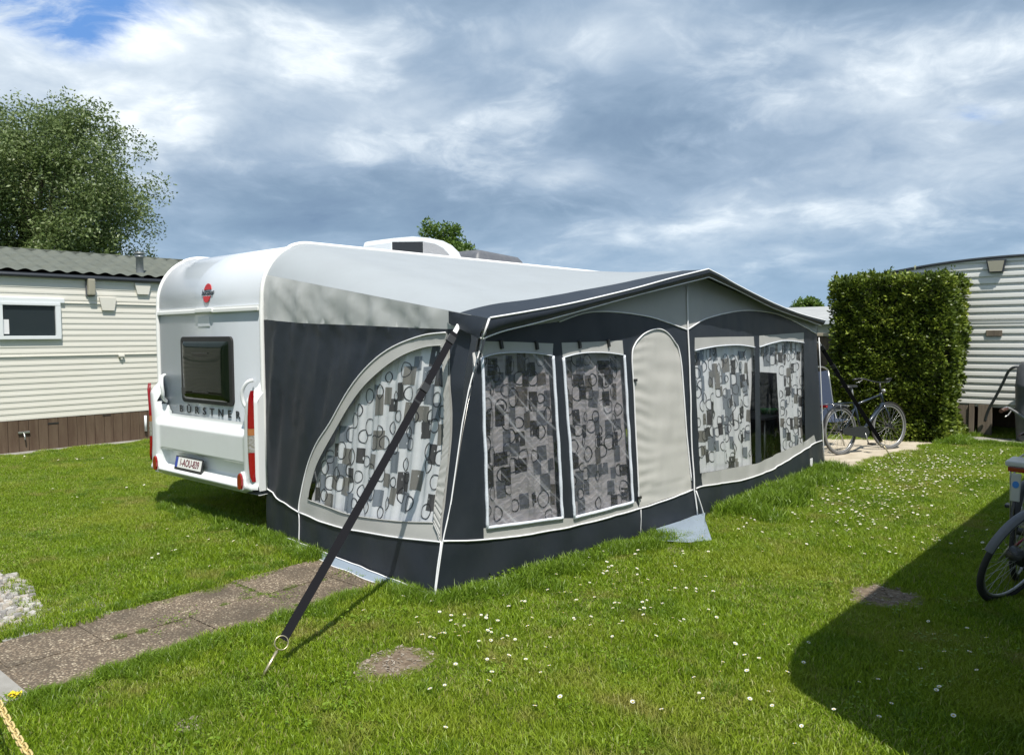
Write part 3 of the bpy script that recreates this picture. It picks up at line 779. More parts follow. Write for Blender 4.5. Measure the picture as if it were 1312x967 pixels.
# roof air conditioner and hatch
b = MB(); X0, X1 = -1.36, -0.86; Y0, Y1 = 2.22, 3.42
def acs(t):  # side outline y,z
    o = [(Y0, 2.66), (Y0, 2.775), (Y0 + .03, 2.80), (Y0 + .5, 2.83), (Y0 + .85, 2.825), (Y0 + 1.08, 2.79), (Y0 + 1.24, 2.72), (Y1, 2.63), (Y1, 2.59)]
    return o
so_ = [(Y0, 2.835), (Y0 + .02, 2.88), (Y0 + .06, 2.895), (Y0 + .35, 2.94), (Y0 + .62, 2.945), (Y0 + .84, 2.93), (Y0 + 1.0, 2.885), (Y0 + 1.12, 2.81), (Y0 + 1.17, 2.73), (Y1, 2.62), (Y1, 2.59), (Y0, 2.59)]
b.prism([(X0, y, z) for y, z in so_], (X1 - X0, 0, 0)); ac = b.build('air_conditioner', M['van_white2'], van)
b = MB(); so2 = [(Y0 + .02, 2.60), (Y0 + .02, 2.845), (Y0 + .50, 2.89), (Y0 + .50, 2.60)]
b.prism([(X1 - .01, y, z) for y, z in so2], (0.016, 0, 0)); b.build('intake_grille', M['plastic_black'], ac)
b = MB(); so3 = [(Y0 + .51, 2.60), (Y0 + .51, 2.89), (Y0 + .70, 2.88), (Y0 + .84, 2.84), (Y0 + .94, 2.77), (Y0 + .99, 2.69), (Y0 + 1.0, 2.60)]
b.prism([(X1 - .01, y, z) for y, z in so3], (0.014, 0, 0)); b.build('mesh_grille', M['ac_mesh'], ac)
b = MB()
def hatch(u, v):
    e = min(u, 1 - u, v, 1 - v)
    return (-1.35 + 0.6 * u, 3.55 + 1.0 * v, 2.62 + 0.25 * min(1, e / 0.09) ** .6 * (1 - 0.22 * v))
b.grid(hatch, 16, 20); b.box(-1.35, -0.75, 3.55, 4.55, 2.58, 2.63); b.build('roof_hatch', M['plastic_grey'], van)
# wheels and chassis beneath
def lathe_x(prof, c, seg=28):
    return [(Matrix.Rotation(pi / 2, 4, 'Y')), c, prof, seg]
for x in (-0.22, -WV + 0.08):
    b = MB(); b.lathe([(0.17, -0.08), (0.26, -0.09), (0.315, -0.06), (0.32, 0.06), (0.26, 0.09), (0.17, 0.08)], 28, 0, (x, 3.5, 0.32), Matrix.Rotation(pi / 2, 4, 'Y')); w = b.build('wheel', M['tyre'], van)
    b = MB(); b.lathe([(0.001, 0.03), (0.06, 0.04), (0.17, 0.02), (0.175, -0.05)], 20, 0, (x, 3.5, 0.32), Matrix.Rotation(pi / 2, 4, 'Y')); b.build('rim', M['bike_silver'], w)
b = MB(); b.box(-1.6, -1.54, 0.3, 6.9, 0.30, 0.40); b.box(-0.42, -0.36, 0.3, 6.9, 0.30, 0.40); b.tube([(-WV + .1, 3.5, .32), (-.2, 3.5, .32)], .035, 8)
for x in (-1.55, -0.4): b.tube([(x, 1.5, 0.36), (x, 1.35, 0.02)], 0.02, 6); b.box(x - .06, x + .06, 1.29, 1.41, 0, .02)
b.build('chassis', M['steel'], van)

# ================================================================== AWNING
aw = thing('awning', (1.3, 3.1, 0), 'grey and charcoal caravan awning with patterned curtains in its windows', 'awning')
AX, AY = 2.44, -0.27; CX, CY = 2.72, 2.92; BX, BY = 2.62, 6.55
# the front left corner leans back along y as it rises: measured from the piping
cz = []
for p in ((556, 770), (567, 692), (577, 648), (592, 542), (601, 495), (618, 436)):
    q = onx(*p, AX); cz.append((q.z, q.y))
cz[0] = (0.0, AY); cz.append((2.3, cz[-1][1] + 0.05))
def cornerA(z):
    for (z0, y0), (z1, y1) in zip(cz[:-1], cz[1:]):
        if z <= z1: return y0 + (y1 - y0) * (z - z0) / (z1 - z0)
    return cz[-1][1]
def lerp(a, b_, t): return a + (b_ - a) * t
def n3(x, y, z): return noise.noise(Vector((x, y, z)))
ARC = []       # outline of the curved window, (z, x)
EDGE = []      # filled once the roof edge is known: (x, y, z)
def edge_at(x):
    for (a, c) in zip(EDGE[:-1], EDGE[1:]):
        if x <= c[0]:
            t = (x - a[0]) / max(1e-6, c[0] - a[0]); return a[1] + (c[1] - a[1]) * t, a[2] + (c[2] - a[2]) * t
    return EDGE[-1][1], EDGE[-1][2]
def sideS(x, z):
    t = x / AX
    y = railY(z) * (1 - t) + cornerA(z) * t
    if EDGE:
        ey, ez = edge_at(x); y += (ey - 0.004 - (railY(ez) * (1 - t) + cornerA(ez) * t)) * smooth(1.0, ez, z) * (1 if x > .02 else 0)
    # hanging folds: steeper near the rail, diagonal pull under the roof, none where the window frame keeps the cloth flat
    edge = min(1, max(0, (AX - x) / .12)) * min(1, max(0, x / .08))
    if EDGE: edge *= smooth(0.0, 0.10, edge_at(x)[1] - z)
    if ARC and z < ARC[-1][0] + .1:
        ax = ARC[-1][1]
        for (za, xa), (zb, xb) in zip(ARC[:-1], ARC[1:]):
            if z <= zb: ax = xa + (xb - xa) * max(0, (z - za)) / max(1e-6, zb - za); break
        edge *= 0.06 + 0.94 * smooth(0.0, 0.30, ax - x)
    y += edge * 0.030 * n3(x * 7 - z * 1.2, z * 0.8, 3.1) + edge * 0.016 * n3(x * 22 - z * 2.4, z * 1.3, 7.7) * smooth(0.4, 1.2, z)
    if z > 1.75: y += edge * 0.016 * n3((x * .8 + z) * 9, (x - z) * 1.2, 1.7)
    if z < 0.45: y += smooth(.45, .1, z) * 0.02 * n3(x * 5, z * 4, 9.1)
    return Vector((x, y, z))
def frontX(y, z):
    xc = CX - 0.066 * z; xb = BX - 0.03 * z
    if y <= CY: return lerp(AX, xc, (y - AY) / (CY - AY))
    return lerp(xc, xb, (y - CY) / (BY - CY))
def frontS(y, z):
    x = frontX(y, z)
    x += 0.008 * n3(y * 4.5, z * 1.5, 4.4) + 0.004 * n3(y * 13, z * 4, 2.2)
    if z < 0.42: x += 0.014 * n3(y * 5, z * 3.5, 5.5)
    return Vector((x, y, z))
def px_side(px, py):
    y = 0.0
    for _ in range(12):
        q = ony(px, py, y); t = q.x / AX; y = railY(min(q.z, 2.5)) * (1 - t) + cornerA(max(0, q.z)) * t
    return (q.x, q.z)
def px_front(px, py, lo=None, hi=None):
    x = 2.55
    for _ in range(12):
        q = onx(px, py, x); x = frontX(min(max(q.y, AY), BY + .1), q.z)
    return (q.y, q.z)
def PS(pts): return [px_side(*p) for p in pts]
def PF(pts): return [px_front(*p) for p in pts]
def crv(pts, k=5): return [tuple(v) for v in smoothline(pts, k)]

# --- eave geometry
E0 = onx(627, 408, 2.60); PK = Vector((2.80, CY - 0.03, onx(905, 345, 2.80).z)); EB = onx(1057, 411, 2.66)
def edge_x(y):
    return lerp(2.60, 2.80, min(1, max(0, (y - E0.y) / (PK.y - E0.y)))) if y < PK.y else lerp(2.80, 2.66, min(1, (y - PK.y) / (EB.y - PK.y)))
def px_edge(px, py, dx=0.0):
    x = 2.7
    for _ in range(14):
        q = onx(px, py, x); x = edge_x(q.y) + dx
    return q
topL = [E0] + [px_edge(*p) for p in ((680, 399), (733, 389), (809, 371), (860, 357))] + [PK]
topR = [PK] + [px_edge(*p) for p in ((926, 355), (945, 366), (989, 388), (1024, 402))] + [EB]
botL = [px_edge(*p, dx=-0.03) for p in ((618, 434), (645, 424), (695, 411.5), (809, 380), (860, 367), (908, 355))]
botR = [px_edge(*p, dx=-0.03) for p in ((908, 355), (945, 372), (989, 394), (1024, 407), (1052, 417))]
def resample(pts, n):
    pts = smoothline(pts, 8); d = [0]
    for a, b_ in zip(pts[:-1], pts[1:]): d.append(d[-1] + (b_ - a).length)
    out = []; j = 0
    for i in range(n + 1):
        t = d[-1] * i / n
        while j < len(d) - 2 and d[j + 1] < t: j += 1
        out.append(pts[j].lerp(pts[j + 1], 0 if d[j + 1] == d[j] else (t - d[j]) / (d[j + 1] - d[j])))
    return out
NE = 60
TL = resample(topL, NE); TR = resample(topR, NE); BL = resample(botL, NE); BR = resample(botR, NE)
TOP = TL + TR[1:]; BOT = BL + BR[1:]
# rail side of the roof: follows the curved rail and then runs straight forward
railpts = [Vector((0.02, railY(z), z)) for z in (2.30, 2.38, 2.46, 2.52, 2.56, 2.585)] + [Vector((0.02, y, 2.602)) for y in (0.5, 1.2, 2.2, 3.2, 4.2, 5.2, 6.1)] + [Vector((0.02, 6.5, 2.57)), Vector((0.02, 6.75, 2.45)), Vector((0.02, 6.85, 2.30))]
RAIL = resample(railpts, 2 * NE)
FOLD_R = Vector((0.0, railY(2.30), 2.30))
NQ = 26
def roofP(i, q):
    a = RAIL[i]; c = TOP[i]; p = a.lerp(c, q)
    t = i / (2 * NE)
    env = sin(pi * min(1, q)) * min(1, 12 * min(t, 1 - t))
    p = p + Vector((0, 0, -0.05 * env * (1 - abs(2 * t - 1)) * 1.0 + 0.007 * n3(q * 5, t * 22, 1.0) * env + 0.006 * n3(q * 2 + t * 14, t * 30, 4.0) * env * (1 - q)))
    return p
mbr = {'roof': MB(), 'roof_border': MB()}
QD = 0.895
qs = [QD * k / 22 for k in range(23)]; qd = [QD, 0.93, 0.965, 1.0]
for nm, qq in (('roof', qs), ('roof_border', qd)):
    vs = [roofP(i, q) for q in qq for i in range(2 * NE + 1)]; w_ = 2 * NE + 1
    fs = [(j * w_ + i, j * w_ + i + 1, (j + 1) * w_ + i + 1, (j + 1) * w_ + i) for j in range(len(qq) - 1) for i in range(2 * NE)]
    mbr[nm].add(vs, fs, 0, True)
roof = mbr['roof'].build('roof', M['roof_fabric'], aw); mbr['roof_border'].build('roof_border', M['black_fabric'], roof)
# valance (front fascia)
mb = MB()
def val(i, v):
    p = TOP[i].lerp(BOT[i], v); return p + Vector((0.022 * sin(pi * v) + 0.006 * n3(i * .22, v * 2, 0) * (0.3 + v), 0, 0))
w_ = 2 * NE + 1
mb.add([val(i, v / 5) for v in range(6) for i in range(w_)], [(j * w_ + i, j * w_ + i + 1, (j + 1) * w_ + i + 1, (j + 1) * w_ + i) for j in range(5) for i in range(2 * NE)], 0, True)
# side returns of the fascia
for (T0, B0, sgn) in ((TOP[0], BOT[0], -1), (TOP[-1], BOT[-1], 1)):
    i0 = 0 if sgn < 0 else 2 * NE
    back = roofP(i0, 0.865); 
    lowb = back + Vector((0.0, 0, -0.085))
    def ret(u, v): 
        a = T0.lerp(back, u); c = B0.lerp(lowb, u); p = a.lerp(c, v); return p + Vector((0, sgn * 0.012 * sin(pi * v) * (1 - u) + sgn * (0.030 + 0.012 * n3(u * 6, v * 4, 3)), 0))
    mb.grid(ret, 10, 4)
valo = mb.build('valance', M['black_fabric'], aw)
mb = MB(); mb.tube([p + Vector((.004, 0, .004)) for p in TOP], 0.0075, 6); mb.tube([p + Vector((.004, 0, 0)) for p in BOT], 0.0055, 6)
i0 = 0; back = roofP(0, 0.865)
mb.tube([BOT[0], BOT[0].lerp(back + Vector((0, -.014, -.085)), .5), back + Vector((0, -.02, -.085))], 0.006, 6)
mb.tube([TOP[0], BOT[0]], 0.008, 6); mb.tube([TOP[-1], BOT[-1]], 0.006, 6)
mb.build('valance_piping', M['piping'], valo)

# --- side wall
foldline = [(x, 0) for x in ()]
roofedge = [roofP(0, q) for q in [k / 12 for k in range(13)]]     # from rail to front corner
fold2 = [(p.x, p.z) for p in roofedge]
EDGE += [(p.x, p.y, p.z) for p in roofedge]
fold2 = [f for f in fold2 if f[0] < AX - 0.02] + [(AX, roofP(0, (AX - 0.02) / 2.58).z)]
corner_line = [(AX, z) for z in (1.72, 1.4, 1.0, 0.6, 0.38, 0.0)]
outer = [(0.0, 0.0), (0.0, 1.0), (0.0, 2.0), (0.0, 2.2)] + fold2 + corner_line
seam = crv(PS([(343, 409.5), (390, 414), (472, 417), (539, 420), (585, 421.5)]))
grey_up = [(-0.05, 2.7)] + [(-0.05, seam[0][1])] + seam + [(AX + .1, seam[-1][1] - 0.005), (AX + .1, 2.7)]
arc_out = crv(PS([(383.7, 656), (384.7, 640), (393, 601.5), (405, 570), (423, 542), (449, 499), (479, 466), (512, 444), (552, 430), (585, 426)]), 4)
bot_out = crv(PS([(384, 656), (410, 667), (439, 676), (505.5, 687.5), (566, 694)]), 4)
right_out = crv(PS([(588, 429), (586, 470), (582, 530), (576, 590), (568, 660), (566, 694)]), 4)
frame_poly = arc_out + right_out + bot_out[::-1]
arc_in = crv(PS([(395, 638), (397, 626), (406, 595), (429, 552), (456, 509), (486, 479), (519, 457), (552, 445), (577, 442)]), 4)
bot_in = crv(PS([(395, 640), (420, 649), (449, 659), (505.5, 667), (556, 669)]), 4)
right_in = crv(PS([(577, 443), (575, 490), (570, 545), (565, 595), (558, 640), (556, 669)]), 4)
win_poly = arc_in + right_in + bot_in[::-1]
ARC += sorted([(p[1], p[0]) for p in arc_out])
rg = [('upper', grey_up), ('surround', frame_poly), ('hole', win_poly)]
r = panel_map(outer, rg, 0.045, sideS)
sidew = r['base'].build('side_wall', M['black_fabric'], aw)
r['upper'].build('upper_panel', M['grey_fabric'], sidew)
swin = r['surround'].build('window', M['gable_fabric'], aw)
tag(swin, 'curved quarter-round window in the end wall of the awning')
r['hole'].build('pane', M['clear'], swin)
def ontrack(pts, fn, off=(0, 0, 0)): return [fn(p[0], p[1]) + Vector(off) for p in densify(pts, 0.06, False)]
mb = MB()
mb.tube(ontrack(arc_out, sideS, (0, -.006, 0)), 0.006, 6)
mb.tube(ontrack(bot_out, sideS, (0, -.006, 0)), 0.006, 6)
sk = PS([(341, 624.5), (360, 641), (384, 656)])
mb.tube(ontrack(sk, sideS, (0, -.006, 0)), 0.006, 6)
zl = PS([(384, 656), (384.5, 703)]); mb.tube(ontrack(zl, sideS, (0, -.006, 0)), 0.005, 6)
rl = PS([(566, 694), (557, 760)]); mb.tube(ontrack(rl, sideS, (0, -.006, 0)), 0.005, 6)
mb.build('piping', M['piping'], sidew)
mb = MB(); mb.tube(ontrack(bot_in, sideS, (0, -.004, 0)), 0.005, 5); mb.tube(ontrack(right_in, sideS, (0, -.004, 0)), 0.004, 5); mb.tube(ontrack(arc_in, sideS, (0, -.004, 0)), 0.004, 5)
mb.build('seam', M['gable_fabric'], swin)
# ruched strip beside the side window
mb = MB(); A_ = densify(right_in, 0.012, False); n_ = len(A_)
def ruch(u, v):
    k = int(round(v * 150)); t = v
    a = right_in[0]; 
    ia = t * (len(right_in) - 1); i_ = min(int(ia), len(right_in) - 2); f_ = ia - i_
    pa = (lerp(right_in[i_][0], right_in[i_ + 1][0], f_), lerp(right_in[i_][1], right_in[i_ + 1][1], f_))
    pb_ = (lerp(right_out[i_][0], right_out[i_ + 1][0], f_), lerp(right_out[i_][1], right_out[i_ + 1][1], f_))
    x = lerp(pa[0], pb_[0], 0.12 + .8 * u); z = lerp(pa[1], pb_[1], 0.12 + .8 * u)
    p = sideS(x, z); return p + Vector((0, -0.007 - 0.007 * abs(sin(t * 75 + u * 1.6 + 2 * n3(t * 20, 0, 0))) - .002, 0))
if len(right_in) == len(right_out):
    mb.grid(ruch, 3, 200); mb.build('ruched_strip', M['gable_fabric'], swin)

# --- mud flap strips along the bottom
def strip(pts_top, pts_bot, fn): 
    m_ = MB(); n_ = len(pts_top)
    m_.add([*pts_top, *pts_bot], [(i, i + 1, n_ + i + 1, n_ + i) for i in range(n_ - 1)], 0, True); return m_
tp = []; bt = []
for k in range(41):
    x = 0.42 + (AX - 0.45) * k / 40 * 0.98
    yb = sideS(x, 0.0).y
    w_ = 0.045 + 0.02 * n3(x * 4, 0, 0); tp.append(Vector((x, yb - .012, 0.045 + .012 * n3(x * 5, 1, 0)))); bt.append(Vector((x - .02, yb - .05 - w_, 0.012)))
mf = strip(tp, bt, None).build('mud_flap', M['mud_flap'], aw)
mb = MB(); mb.tube([p + Vector((0, -.004, .003)) for p in tp], 0.005, 6)
mb.tube([p + Vector((0, -.002, .006)) for p in bt], 0.004, 6); mb.build('hem', M['piping'], mf)
# flap spread on the grass at the centre pole
mb = MB(); fp = [onz(*p, z=0.02) for p in ((903, 668), (912, 693), (884, 696), (842, 694))]
tpz = [frontS(CY + .1, 0.05) + Vector((.01, 0, 0)), frontS(CY - .1, 0.06) + Vector((.01, 0, 0)), frontS(CY - .35, 0.05) + Vector((.01, 0, 0)), frontS(CY - .7, 0.04) + Vector((.01, 0, 0))]
lo = [Vector((fp[0].x + .0, fp[0].y, .045)), Vector((fp[1].x, fp[1].y, .03)), Vector((fp[2].x, fp[2].y, .03)), Vector((fp[3].x, fp[3].y, .03))]
def flap(u, v):
    a = tpz[0].lerp(tpz[1], min(1, u * 3)) if u < 1 / 3 else (tpz[1].lerp(tpz[2], u * 3 - 1) if u < 2 / 3 else tpz[2].lerp(tpz[3], u * 3 - 2))
    c = lo[0].lerp(lo[1], min(1, u * 3)) if u < 1 / 3 else (lo[1].lerp(lo[2], u * 3 - 1) if u < 2 / 3 else lo[2].lerp(lo[3], u * 3 - 2))
    return a.lerp(c, v) + Vector((0, 0, 0.012 * n3(u * 6, v * 4, 8)))
mb.grid(flap, 18, 10); tag(mb.build('mud_flap', M['mud_flap'], aw), 'loose blue grey mud flap spread on the grass by the centre pole')

# --- front wall (two panels meeting at the centre pole)
W1 = dict(top=[(616, 437), (662, 438), (709, 440)], arch=[(616.5, 458), (636, 453), (660, 451.6), (685, 452.5), (708, 456)], br=(719, 663), bl=(624, 676))
W2 = dict(top=[(720, 439), (758, 438), (797, 436)], arch=[(721.5, 458), (738, 453.5), (756, 451.6), (778, 452), (798.5, 455)], br=(810, 643), bl=(735, 663))
W3 = dict(top=[(890, 432.5), (928, 431.5), (966, 431)], arch=[(890, 449), (904, 446), (919, 443.5), (945, 442), (967, 445)], br=(968, 594), bl=(897, 606))
W4 = dict(top=[(973, 430), (1000, 428), (1030, 426)], arch=[(973, 444.5), (989, 439.5), (1006.5, 436.5), (1030, 439)], br=(1032, 565), bl=(975, 591))
def winpoly(w): return crv(PF(w['arch']), 4) + densify(PF([w['arch'][-1], w['br']]), .1, False)[1:] + PF([w['bl']])
def headpoly(w): return crv(PF(w['arch']), 4)[::-1] + PF(w['top'])
def arch_line(pts): return crv(PF(pts), 5)
skirtL = arch_line([(567, 692.5), (620, 691), (675, 684.5), (733, 674), (780, 662), (821, 650.5), (855, 639.5), (887.5, 627)])
skirtR = arch_line([(891.5, 625.5), (901, 622.6), (935, 617.5), (954, 614), (992, 599.7), (1032, 575), (1046, 566.5), (1053, 564)])
archL = arch_line([(716, 412), (745, 401.5), (771, 399), (806, 401.5), (840, 408), (880, 422.5)])
archR = arch_line([(880, 422.5), (901, 409.5), (928, 401.5), (954, 397.8), (980, 399.3), (1003, 405), (1029, 418), (1046, 428)])
doorp = arch_line([(819, 650), (816, 600), (811, 500), (809, 457), (813, 441), (825, 427.5), (840, 421.5), (852, 424.5), (863, 437), (871, 456), (878, 540), (886.5, 627.5)])
sillL = PF([(616, 500)])
sL = [p for p in skirtL]
def sub(line, a, b_): return [p for p in line if a <= p[0] <= b_]
y_a = px_front(620, 691)[0]; y_b = px_front(819, 651)[0]
sill_left = [(y_a, px_front(620, 676.5)[1])] + PF([(624, 676), (719, 663.5), (735, 663.5), (810, 643), (815, 642)]) + [(y_b, px_front(819, 651)[1])] + sub(skirtL, y_a, y_b)[::-1]
sill_left = PF([(618, 600)])[:0] + sill_left
# narrow strip of grey left of the first window
y_c = px_front(901, 622.6)[0]; y_d = px_front(1046, 566.5)[0]
sill_right = PF([(899, 606), (968, 594), (975, 591), (1032, 565), (1043, 557)]) + sub(skirtR, y_c, y_d)[::-1]
# outer outline: corner A up, under the roof edge, corner B
RZ = []
for i_ in range(2 * NE + 1):
    q_ = 0.92
    for _ in range(6):
        p_ = roofP(i_, q_); q_ += (frontX(p_.y, p_.z) - p_.x) / (TOP[i_].x - RAIL[i_].x)
    RZ.append(roofP(i_, min(q_, 1.0)))
def roofz(y):
    for a, c in zip(RZ[:-1], RZ[1:]):
        if a.y <= y <= c.y: return a.z + (c.z - a.z) * (y - a.y) / max(1e-6, c.y - a.y)
    return RZ[0].z if y < RZ[0].y else RZ[-1].z
ysamp = [cornerA(1.7) + (BY - .15 - cornerA(1.7)) * k / 44 for k in range(45)]
outerF = [(cornerA(z), z) for z in (0.0, 0.38, 0.7, 1.0, 1.3, 1.5, 1.72)] + [(y, roofz(y) - 0.004) for y in ysamp[1:]] + [(BY - 0.20, 1.6), (BY - 0.12, 1.0), (BY, 0.0)]
gable = archL + archR[1:] + [(BY + .2, 3.0), (archL[0][0] - .25, 3.0)]
gable = [(archL[0][0] - 0.6, archL[0][1] - 0.06)] + gable[:-1] + [(archL[0][0] - 0.6, 3.0)]
regs = [('gable', gable), ('door', doorp), ('silll', sill_left), ('sillr', sill_right)]
wins = [('w1', W1), ('w2', W2), ('w3', W3), ('w4', W4)]
for nm, w in wins: regs += [(nm + 'h', headpoly(w)), (nm, winpoly(w))]
r = panel_map(outerF, regs, 0.055, frontS)
frontw = r['base'].build('front_wall', M['black_fabric'], aw)
r['gable'].build('gable_panel', M['gable_fabric'], frontw)
for k in ('silll', 'sillr'): r[k].build('sill_panel', M['gable_fabric'], frontw)
mbd = panel_map(doorp, [], 0.02, frontS)['base']
mbd.v = [tuple(Vector(v) + Vector((0.0032 * sin(v[2] * 60 + 6 * n3(v[1] * 2, v[2] * 2.5, 0) + v[1] * 5) * smooth(px_front(850, 500)[0], px_front(812, 500)[0], v[1]) + 0.006 * n3(v[1] * 1.5, v[2] * 9, 3), 0, 0))) for v in mbd.v]
dr = mbd.build('door', M['door_fabric'], aw)
winobj = {}
labs = {'w1': 'tall smoked window nearest the front corner', 'w2': 'tall smoked window next to the door', 'w3': 'clear window with closed white patterned curtain', 'w4': 'clear window with half open curtain showing the dark inside'}
for nm, w in wins:
    o = r[nm + 'h'].build('window', M['gable_fabric'], aw); tag(o, labs[nm]); winobj[nm] = o
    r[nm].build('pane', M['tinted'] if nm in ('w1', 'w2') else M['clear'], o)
def ftrack(pts, off=0.006): return [frontS(p[0], p[1]) + Vector((off, 0, 0)) for p in densify(pts, 0.06, False)]
for nm, w in wins[:2]:
    mb = MB(); loop = winpoly(w); nA = len(crv(PF(w['arch']), 4))
    mb.tube(ftrack(loop[:nA]), 0.008, 6, flat=0.5)
    side_ = loop[nA - 1:] + [loop[0]]
    # broad white seam tape with wavy edge
    tr = []; base = densify(side_, 0.03, False)
    mb.tube([frontS(p[0] + .004 * n3(p[1] * 6, 0, 1), p[1]) + Vector((.006, 0, 0)) for p in base], [0.013 + .003 * n3(p[1] * 9, 4, 0) for p in base], 6)
    mb.build('seam_tape', M['tape'], winobj[nm])
for nm, w in wins[2:]:
    mb = MB(); mb.tube(ftrack(crv(PF(w['arch']), 4)), 0.006, 6); mb.build('seam_tape', M['tape'], winobj[nm])
for nm, fx in (('w1', (0.25, 0.74)), ('w2', (0.26, 0.74))):
    w = dict(wins)[nm]
    for t in fx:
        a, b_ = PF([w['top'][0]])[0], PF([w['top'][-1]])[0]; y = lerp(a[0], b_[0], t); z = lerp(a[1], b_[1], t)
        mb = MB(); mb.box(-.009, .009, -.012, .012, -.05, .012, mtx=Matrix.Translation(frontS(y, z) + Vector((.010, 0, 0))) @ Matrix.Rotation(radians(12), 4, 'X')); mb.build('toggle', M['plastic_black'], winobj[nm])
mb = MB()
mb.tube(ftrack(doorp[1:-1]), 0.007, 6); mb.build('zip', M['piping'], dr)
dp = PF([(813, 487), (819.5, 637)])
for p in dp: mb = MB(); mb.box(-.006, .012, -.035, .012, -.01, .012, mtx=Matrix.Translation(frontS(*p) + Vector((.008, 0, 0)))); mb.build('zip_pull', M['plastic_black'], dr)
mb = MB()
for ln in (skirtL, skirtR, archL, archR): mb.tube(ftrack(ln), 0.0065, 6)
cornp = [(cornerA(z), z) for z in [1.74 - 1.74 * k / 24 for k in range(25)]]
mb.tube([Vector((AX + .006, y - .004, z)) for y, z in cornp], 0.005, 6)
mb.tube([Vector((BX - .12 * z / 1.8 * .3 + .0, BY + .01 - .1 * z, z)) for z in (0, .3, .6, 1.0, 1.4, 1.7)], 0.0065, 6)
pl_ = PF([(879, 366), (880, 422), (882, 480), (885, 560), (888.5, 628), (892, 661)])
mb.tube([frontS(*p) + Vector((.012, 0, 0)) for p in densify(pl_, .1, False)], 0.0075, 6)
pl2 = PF([(888.5, 628), (899, 664)]); mb.tube([frontS(*p) + Vector((.03, 0, 0)) for p in densify(pl2, .1, False)], 0.006, 6)
pl3 = [(pl_[0][0] , pl_[0][1] + k * .0) for k in (0,)]
gl = PF([(820.5, 652), (821, 690)]); mb.tube([frontS(*p) + Vector((.005, 0, 0)) for p in densify(gl, .1, False)], 0.003, 5)
mb.build('piping', M['piping'], frontw)
# small white tag on the far skirt
mb = MB(); tg = px_front(1039, 592); q = frontS(*tg); mb.box(q.x, q.x + .008, q.y - .05, q.y + .03, q.z - .05, q.z + .05, bev=.003); mb.build('tag', M['piping'], frontw)
# far end wall, poles, groundsheet
mb = MB(); mb.grid(lambda u, v: Vector((0.02 + (BX - .1 * v - .02) * u, lerp(6.7, BY - .2 * v, u), v * lerp(2.4, 1.86, u))), 20, 16); mb.build('end_wall', M['black_fabric'], aw)
mb = MB()
for (a, c) in (((AX - .05, cornerA(.1) + .04, 0), (AX - .05, cornerA(1.7) + .04, 1.78)), ((CX - .07, CY, 0), (CX - .17, CY, 2.24)), ((BX - .08, BY - .08, 0), (BX - .12, BY - .25, 1.82))): mb.tube([a, c], 0.014, 8)
mb.tube([(AX - .05, cornerA(1.7) + .04, 1.78), (CX - .17, CY, 2.24), (BX - .12, BY - .25, 1.82)], 0.013, 8)
mb.tube([(CX - .17, CY, 2.24), (0.05, CY, 2.5)], .013, 8)
mb.build('pole', M['steel'], aw)
mb = MB(); mb.add([(0, 0, .008), (AX - .05, AY + .1, .008), (CX - .08, CY, .008), (BX - .05, BY - .05, .008), (0, 6.6, .008)], [(0, 1, 2, 3, 4)]); mb.build('groundsheet', M['interior'], aw)

